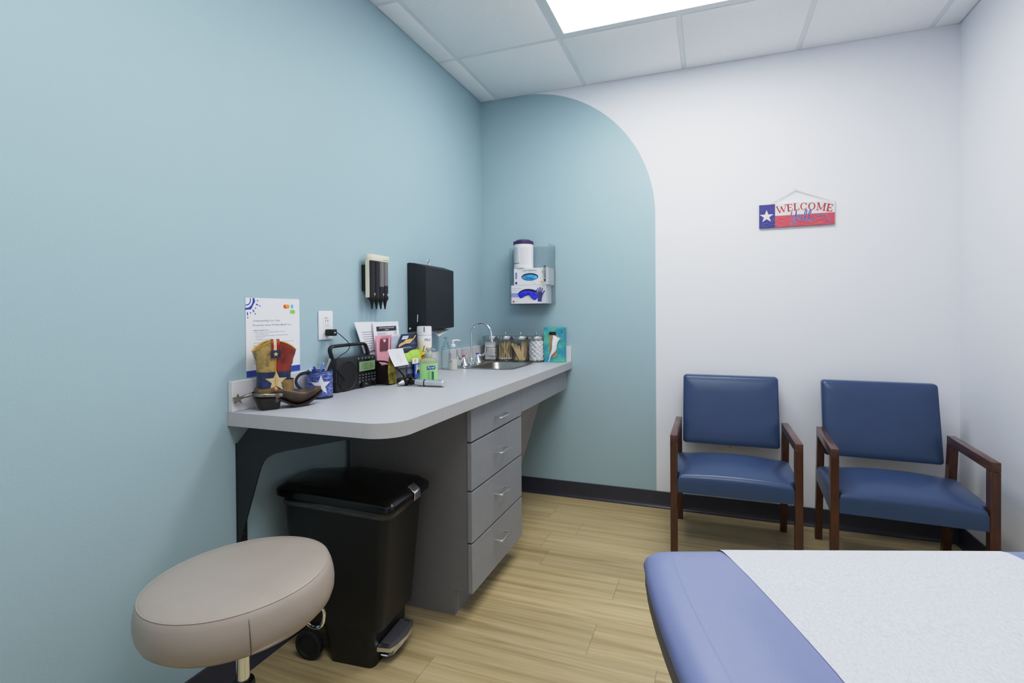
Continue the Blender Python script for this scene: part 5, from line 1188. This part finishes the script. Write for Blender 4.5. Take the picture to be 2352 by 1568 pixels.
# ---- green hand sanitizer
pc_ = (.247, -1.180, CT); PA = math.atan2(.335, .943) + PI / 2 * 0
pmx = Matrix.Translation(pc_) @ Matrix.Rotation(.45, 4, 'Z')
t = thing('sanitizer_bottle', 'clear green gel hand sanitizer pump bottle in front of the organizer', 'bottle', pc_)
def ov(w_, d_, z, n=32): return [(w_ * math.copysign(abs(math.cos(a)) ** .55, math.cos(a)), d_ * math.copysign(abs(math.sin(a)) ** .6, math.sin(a)), z) for a in [2 * PI * k / n for k in range(n)]]
m = M(); m.loft([ov(.036, .020, 0), ov(.0405, .0235, .003), ov(.0415, .024, .02), ov(.0415, .024, .088)], mx=pmx); part('gel', m, pm('green_gel', rgb(168, 226, 152), .12, var=.06, nscale=30, trans=.08, ior=1.35), t, 'bright green gel')
m = M(); m.loft([ov(.0417, .0242, .0884), ov(.0417, .0242, .094), ov(.039, .023, .103), ov(.026, .018, .110), ov(.0145, .0142, .114), ov(.0145, .0142, .118)], mx=pmx); part('shoulder', m, pm('gel_clear', rgb(196, 214, 196), .1, trans=.6, ior=1.3), t, 'clear shoulder')
m_clearpl = pm('clear_pump', rgb(214, 224, 222), .15, trans=.55, ior=1.3)
m = M(); m.lathe([(0, .1182), (.0165, .1182), (.0165, .134), (.014, .137), (.006, .138), (.006, .147), (.013, .149), (.013, .158), (.010, .160), (0, .160)], n=28, mx=pmx); m.tube([(.010, -.002, .153), (.026, -.006, .152), (.030, -.007, .147)], .0042, 8, mx=pmx); part('pump', m, m_clearpl, t, 'clear pump')
def sq(x, z, w_=.0415, d_=.0246): a = max(-1, min(1, x / w_)); return (x, -d_ * (1 - abs(a) ** (2 / .55)) ** (.6 / 2), z)
def sani(mo, x0, x1, z0, z1, d_=.0246, mat=0, n=8, sl=0): mo.sheet([[sq(x0 + (x1 - x0) * k / n, zz_ + sl * k / n, d_=d_) for k in range(n + 1)] for zz_ in (z0, z1)], mat, mx=pmx)
m = M(); sani(m, -.006, .033, .058, .074, .0247, sl=.004); tp = part('label_flag', m, pm('label_navy', rgb(40, 62, 150), .35), t, 'navy label flag', 60)
m = M(); m.text('Purell', (0, 0, 0), X, Z, .0098, .033, 0, shear=.25, bold=.015)
for v in m.bm.verts: q = sq(v.co.x - .003, v.co.z + .0625 + v.co.x * .1, d_=.0252); v.co = Vector(q)
bmesh.ops.transform(m.bm, matrix=pmx, verts=m.bm.verts); part('brand_lettering', m, m_paper, tp, 'white lettering')
m = M()
for k in range(9): sani(m, -.004 + random.uniform(-.002, .004), .010 + random.uniform(-.004, .004), .012 + k * .0048, .0132 + k * .0048, .02465, n=4)
sani(m, .016, .026, .004, .05, .02465, n=4); part('fine_print', m, pm('gel_print', rgb(52, 110, 84), .5), t, 'dark green print', 60)

# ---- otoscope
t = thing('otoscope', 'silver and black otoscope lying on the counter before the sanitizer', 'otoscope', (.30, -1.285, CT))
e0, e1 = Vector((.402, -1.318, CT + .0155)), Vector((.212, -1.330, CT + .0155)); dd = (e1 - e0).normalized()
def at(s_): return tuple(e0 + dd * s_)
m = M(); m.tube([at(0), at(.0015), at(.003), at(.088)], [.0135, .0148, .0152, .0152], 28); m.tube([at(.092), at(.120), at(.122), at(.136)], [.0148, .0148, .0125, .0122], 28); hdl = part('handle', m, pm('otoscope_silver', rgb(226, 226, 228), .36, 1., var=.06, stretch=(1, 1, 1), nscale=40), t, 'knurled silver handle', 30)
m = M(); m.tube([at(.0875), at(.0925)], .0156, 24); part('switch_ring', m, m_black, hdl, 'black ring')
m = M(); m.tube([at(.136), at(.160)], [.0105, .0112], 20); m.tube([at(.158), at(.163)], .0128, 20); part('neck', m, m_blackgl, t, 'black neck')
hc = e0 + dd * .183 + Vector((0, 0, .004))
m = M(); m.sph(hc, .0185, (1.05, 1, 1.05), 24); m.tube([tuple(hc + Vector((.004, .010, .012))), tuple(hc + Vector((.010, .018, .020)))], [.0165, .0175], 20); part('head', m, m_blackgl, t, 'black head', 50)
m = M(); m.tube([tuple(hc + Vector((.010, .0182, .0202))), tuple(hc + Vector((.0105, .0188, .021)))], .0165, 20); part('lens_rim', m, pm('lens_pale', rgb(196, 190, 160), .25), t, 'pale lens rim')
ld = Vector((-.52, -.80, -.22)).normalized()
m = M(); m.tube([tuple(hc + ld * .014), tuple(hc + ld * .020), tuple(hc + ld * .040)], [.0125, .012, .0042], 20); part('speculum', m, m_brush, t, 'silver cone', 40)
m = M(); m.tube([tuple(hc + ld * .0398), tuple(hc + ld * .042)], .0036, 14); part('speculum_mouth', m, m_black, t, None)

# ---- soap pump bottles
def soap(label, c, sc, full, body_m, liquid_m, pump_m, rot, glyph=True):
    t = thing('soap_bottle', label, 'bottle', c); mx = Matrix.Translation(c) @ Matrix.Rotation(rot, 4, 'Z') @ Matrix.Scale(sc, 4)
    if liquid_m: m = M(); m.lathe([(0, .001), (.0215, .001), (.0232, .006), (.0232, full), (0, full)], n=32, mx=mx); part('liquid', m, liquid_m, t, 'milky soap')
    m = M(); m.lathe([(.0222, 0), (.0242, .005), (.0244, .10), (.0225, .116), (.0135, .128), (.0125, .132)], n=32, mx=mx); bb = part('bottle_body', m, body_m, t, 'clear body', 60)
    if glyph:
        m = M(); q = M(); q.text('Dial', (0, 0, 0), X, Y, .022, .052, 0)
        a0 = math.radians(225)
        for v in q.bm.verts: u_, w_ = v.co.x, v.co.y; a = a0 - (w_ - .012) / .0246; v.co = Vector((.0247 * math.cos(a), .0247 * math.sin(a), .045 + u_))
        me = bpy.data.meshes.new('w'); q.bm.to_mesh(me); m.bm.from_mesh(me); q.bm.free(); bmesh.ops.transform(m.bm, matrix=mx, verts=m.bm.verts); part('label_lettering', m, pm('soap_violet', rgb(110, 112, 176), .5), bb, 'violet upright lettering')
    m = M(); m.lathe([(0, .1322), (.0138, .1322), (.0138, .144), (.0105, .146), (.0055, .147), (.0055, .163), (0, .163)], n=24, mx=mx); m.lathe([(0, .1632), (.0105, .1632), (.0115, .166), (.0105, .1705), (0, .171)], n=24, mx=mx); m.tube([(.004, 0, .168), (.026, 0, .1695), (.041, 0, .1655)], [.0048, .0042, .0034], 10, mx=mx); part('pump', m, pump_m, t)
soap('half empty soap pump bottle with a white pump by the sink', (.121, -.685, CT), 1.0, .060, m_acryl, pm('milky_soap', rgb(232, 232, 220), .35), m_white_pl, .35)
soap('taller see-through pump bottle behind the white pump bottle, against the backsplash', (.058, -.655, CT), 1.08, 0, thin_clear('tinted_bottle', (.80, .90, .90, 1), .3), None, thin_clear('tinted_pump', (.85, .92, .93, 1), .5, .1), -1.2, False)

# ---- glass jars
m_lid = pm('lid_steel', rgb(188, 188, 188), .25, 1., var=.08, nscale=30)
JX = [.094, .2015, .310, .4195]; JY = -.0775; JR = .0525
JL = ['glass jar of folded gauze, first beside the tap', 'glass jar packed with cotton tipped swabs', 'glass jar of wooden tongue depressors', 'glass jar full of cotton balls next to the tissue box']
jar0 = None
for k in range(4):
    if k == 0:
        t = thing('apothecary_jar', JL[0], 'jar', (JX[0], JY, CT), 0, 'row of glass apothecary jars'); jar0 = t; c = (JX[0], JY, CT)
        m = M(); m.lathe([(0, .0005), (.047, .0005), (.0515, .004), (.0525, .010), (.0525, .140), (.051, .146), (.0505, .150)], c, 48); part('glass', m, m_glass, t, 'clear glass body', 60)
        m = M(); m.lathe([(0, .0025), (.046, .0025), (.049, .005), (.0475, .0075), (0, .0075)], c, 40); part('glass_base', m, pm('thick_glass', rgb(150, 152, 146), .1, trans=.5, ior=1.4), t, 'thick glass base')
        m = M(); m.lathe([(.0535, .147), (.0545, .148), (.0548, .165), (.0535, .167), (.049, .1675), (.047, .1690), (.030, .1700), (0, .1700)], c, 48); ld_ = part('lid', m, m_lid, t, 'steel lid', 40)
        m = M(); m.lathe([(0, .170), (.0085, .170), (.0045, .174), (.0038, .181), (.0065, .184), (.0072, .187), (.0055, .191), (0, .192)], c, 20); part('knob', m, m_lid, ld_, 'steel knob')
    else:
        c_ = copy_tree(jar0); c_.location.x = JX[k]; c_['label'] = JL[k]
random.seed(11)
# cotton swabs
sw = None
for k in range(64):
    a = random.uniform(0, 2 * PI); r0 = .043 * math.sqrt(random.random()); a2 = a + PI * random.uniform(.7, 1.3) if random.random() < .75 else a + random.uniform(-.3, .3); r1 = .043 * math.sqrt(random.uniform(.4, 1))
    p0 = Vector((r0 * math.cos(a), r0 * math.sin(a) , .013)); p1 = Vector((r1 * math.cos(a2), r1 * math.sin(a2), random.uniform(.124, .138)))
    if k >= 42: p0 = Vector((.044 * math.cos(a), .044 * math.sin(a), .013)); p1 = Vector((.043 * math.cos(a + random.uniform(-.5, .5)), .043 * math.sin(a + random.uniform(-.5, .5)), random.uniform(.115, .136)))
    base = Vector((JX[1], JY, CT)) + p0; d = (p1 - p0)
    if sw is None:
        sw = thing('cotton_swab', 'wooden stick swab with a cotton tip down, packed in the second glass jar', 'swab', tuple(base), 0, 'cotton swabs in the jar'); L0 = .128
        m = M(); m.tube([(0, 0, .012), (0, 0, L0)], .0017, 6); part('stick', m, pm('birch', rgb(224, 200, 156), .6, var=.12, nscale=30), sw, 'birch stick', local=True)
        m = M(); m.lathe([(0, 0), (.0022, .001), (.0030, .005), (.0026, .011), (.0015, .014)], n=8); part('cotton_tip', m, pm('cotton', rgb(236, 236, 238), .95, bump=.5, bscale=500), sw, 'white cotton tip', local=True); o_ = sw
    else: o_ = copy_tree(sw)
    o_.location = base; o_.rotation_mode = 'QUATERNION'; o_.rotation_quaternion = Vector((0, 0, 1)).rotation_difference(d.normalized()); o_.scale = (1, 1, min(1., d.length / L0))
# tongue depressors
td = None
TD = [((.030, -.030, .010), (-.046, -.022, .120), .3), ((.012, -.036, .010), (-.030, -.030, .085), .2), ((.018, -.010, .010), (.012, .0, .122), 0.), ((.006, .006, .010), (.026, .004, .120), .1), ((.0, .014, .010), (.020, .02, .121), -.1), ((.036, -.018, .010), (-.042, -.005, .122), .5), ((.026, .016, .010), (.034, .012, .121), 0.), ((.004, .026, .010), (.012, .030, .120), 0.)]
for k, (p0, p1, tw) in enumerate(TD):
    d = Vector(p1) - Vector(p0)
    if td is None:
        m = M(); m.prism(rrect(-.0085, .0085, 0, .128, .0084, 6), 'y', -.0009, .0009, .0003, 1)
        td = single('tongue_depressor', m, pm('birch_board', rgb(226, 200, 156), .6, var=.1, nscale=8, stretch=(10, 1, 1)), 'flat wooden tongue depressor leaning in the third glass jar', 'tongue depressor', 'tongue depressors in the jar'); o_ = td
    else: o_ = copy_tree(td)
    o_.location = Vector((JX[2], JY, CT)) + Vector(p0); o_.rotation_mode = 'QUATERNION'
    q = Vector((0, 0, 1)).rotation_difference(d.normalized()); o_.rotation_quaternion = q
fan = None
for k in range(44):
    a = random.uniform(0, 2 * PI); r0 = .024 * math.sqrt(random.random()); p0 = Vector((-.018 + r0 * 1.1 * math.cos(a), -.012 + r0 * math.sin(a), .010)); p1 = Vector((-.012 + (p0.x + .018) * .25, -.008 + (p0.y + .012) * .25, random.uniform(.085, .105)))
    d = p1 - p0
    if fan is None:
        m = M(); m.tube([(0, 0, 0), (0, 0, .095)], .0013, 6)
        fan = single('applicator_stick', m, pm('birch_pale', rgb(226, 204, 164), .6, var=.1, nscale=30), 'thin pale applicator stick bunched at the left of the third glass jar', 'stick', 'applicator sticks in the jar'); o_ = fan
    else: o_ = fan.copy(); COL.objects.link(o_)
    o_.location = Vector((JX[2], JY, CT)) + p0; o_.rotation_mode = 'QUATERNION'; o_.rotation_quaternion = Vector((0, 0, 1)).rotation_difference(d.normalized())
# cotton balls
cb_ = None
for lay in range(9):
    for k in range(9):
        r = .0345 if k < 8 else 0.; a = 2 * PI * k / 8 + lay * .42
        if cb_ is None:
            b = bmesh.new(); bmesh.ops.create_icosphere(b, subdivisions=3, radius=.0158)
            for v in b.verts: v.co *= 1 + .07 * math.sin(v.co.x * 520 + 1) * math.sin(v.co.y * 460) + .05 * math.sin(v.co.z * 700)
            m = M(); m.add(b); cb_ = single('cotton_ball', m, pm('cotton', rgb(236, 236, 238), .95), 'fluffy white cotton ball heaped in the fourth glass jar', 'cotton ball', 'cotton balls in the jar', smooth=80); o_ = cb_
        else: o_ = cb_.copy(); COL.objects.link(o_)
        o_.location = (JX[3] + r * math.cos(a), JY + r * math.sin(a), CT + .0215 + lay * .0142 + random.uniform(-.0015, .0015)); o_.rotation_euler = (random.uniform(0, 6), random.uniform(0, 6), random.uniform(0, 6)); s_ = random.uniform(.96, 1.10); o_.scale = (s_, s_, s_ * .86)
# gauze
gz = [((.004, -.004, .010), .074, .052, .024, .15, 'folded white gauze pad lowest in the first glass jar'), ((.016, -.014, .035), .056, .050, .054, -.1, 'thick white gauze bundle in the middle of the first glass jar'), ((-.002, 0, .092), .076, .052, .038, .35, 'white gauze roll topmost in the first glass jar'), ((-.030, -.002, .036), .026, .056, .052, .3, 'narrow gauze fold standing at the left side of the first glass jar')]
for (ox, oy, oz), w_, d_, h_, rz, lb in gz:
    m = M(); mx = Matrix.Translation((JX[0] + ox, JY + oy, CT + oz)) @ Matrix.Rotation(rz, 4, 'Z')
    n_ = max(3, int(h_ / .007))
    for k in range(n_): m.box(-w_ / 2 + random.uniform(0, .003), w_ / 2 - random.uniform(0, .003), -d_ / 2, d_ / 2 - random.uniform(0, .004), h_ * k / n_, h_ * (k + 1) / n_ - .0003, .0025, 2, mx=mx)
    single('gauze_pad', m, pm('gauze', rgb(232, 232, 232), .95, var=.03, nscale=200, bump=.4, bscale=400), lb, 'gauze', 'folded gauze in the jar', base=(JX[0] + ox, JY + oy, CT + oz), smooth=50)

# ---- tissue box standing on end
TX0, TX1, TYf = .4710, .6070, -.080
t = thing('tissue_box', 'blue green watercolour tissue box standing on end against the backsplash', 'tissue box', (.539, -.06, CT))
m = M(); m.box(TX0, TX1, TYf, -.0225, CT + .0004, CT + .2265, .0012, 1); bx = part('carton', m, pm('watercolour', rgb(58, 148, 176), .55, nscale=22, col2=rgb(104, 190, 158), contrast=(.42, .66), ndetail=4, var=.2), t)
to = (TX0, TYf - .0002, CT)
opn = rrect(.038, .088, .030, .200, .022, 6)
m = M(); m.plate(opn, to, X, Z, .0003); part('opening', m, pm('inner_kraft', rgb(176, 150, 116), .7, var=.15, nscale=12, stretch=(1, 1, .3)), bx, 'tan opening')
m = M(); m.plate([(.036, .176), (.084, .176), (.084, .186), (.080, .197), (.040, .197), (.036, .186)], to, X, Z, .0005); part('opening_shadow', m, m_dark, bx, 'painted shade inside the opening')  # dark plate paints the shade inside the flat opening
m = M(); m.ribbon([(.121, .188), (.121, .214)], .005, to, X, Z, .0003); part('side_mark', m, pm('tissue_mark', rgb(46, 92, 118)), bx)
m = M(); pts = [((.064, .174), (.068, .178)), ((.062, .150), (.118, .158)), ((.060, .130), (.098, .132)), ((.061, .110), (.094, .112)), ((.061, .090), (.092, .090)), ((.056, .072), (.084, .072)), ((.048, .056), (.068, .056)), ((.042, .044), (.055, .044)), ((.038, .028), (.048, .030)), ((.028, .004), (.038, .002))]
g = []
for i, (a, b_) in enumerate(pts):
    g.append([(TX0 + a[0] + (b_[0] - a[0]) * k / 6, TYf - .003 - .012 * math.sin(i / 9 * PI) - .004 * math.sin(k / 6 * PI * 2 + i * .4), CT + a[1] + (b_[1] - a[1]) * k / 6) for k in range(7)])
m.sheet(g); single('tissue', m, pm('tissue_white', rgb(226, 232, 238), .85), 'white tissue pulled from the upright tissue box', 'tissue', base=(.54, -.11, CT), smooth=70)

# ================================================================== CAMERA, WORLD, VIEW
f_, c0_, yaw, pit, rol = 1195.647, 732.627, .3636, -.01074, -.00752
F0 = Vector((-math.sin(yaw), math.cos(yaw), 0)); R0 = Vector((math.cos(yaw), math.sin(yaw), 0)); U0 = Vector((0, 0, 1))
Fw = math.cos(pit) * F0 + math.sin(pit) * U0; Uw = -math.sin(pit) * F0 + math.cos(pit) * U0
Rw = math.cos(rol) * R0 + math.sin(rol) * Uw; Uw = -math.sin(rol) * R0 + math.cos(rol) * Uw
cd = bpy.data.cameras.new('camera'); cam = bpy.data.objects.new('camera', cd); COL.objects.link(cam)
cam.matrix_world = Matrix(((Rw.x, Uw.x, -Fw.x, 1.48608), (Rw.y, Uw.y, -Fw.y, -3.32707), (Rw.z, Uw.z, -Fw.z, 1.20708), (0, 0, 0, 1)))
cd.sensor_fit = 'HORIZONTAL'; cd.sensor_width = 36.; cd.lens = f_ / 2352 * 36; cd.shift_y = -(784 - c0_) / 2352; cd.clip_start = .05
SC.camera = cam
wd = bpy.data.worlds.new('world'); SC.world = wd; wd.use_nodes = True
wd.node_tree.nodes['Background'].inputs['Color'].default_value = (.95, .97, 1, 1); wd.node_tree.nodes['Background'].inputs['Strength'].default_value = .62  # even background glow, added as soft fill through the open end
SC.view_settings.view_transform = 'Standard'; SC.view_settings.look = 'None'; SC.view_settings.exposure = 0.0; SC.view_settings.gamma = 1.0
try:
    SC.cycles.use_denoising = True; SC.cycles.max_bounces = 14; SC.cycles.diffuse_bounces = 8; SC.cycles.glossy_bounces = 5
    SC.cycles.transparent_max_bounces = 24; SC.cycles.transmission_bounces = 8; SC.cycles.sample_clamp_indirect = 6; SC.cycles.caustics_reflective = False; SC.cycles.caustics_refractive = False
except Exception: pass
# photographic tone curve: lifts the middle tones, rolls off the highlights
vs = SC.view_settings; vs.use_curve_mapping = True; cm = vs.curve_mapping
cm.use_clip = False; cm.clip_max_x = 20; cm.clip_max_y = 2
cv = cm.curves[3]
cv.points[0].location = (0, 0); cv.points[1].location = (6.0, 1.02)
for p in ((.05, .043), (.15, .160), (.3, .345), (.5, .56), (.75, .72), (1.2, .845), (2.5, .94)): cv.points.new(*p)
cm.update()
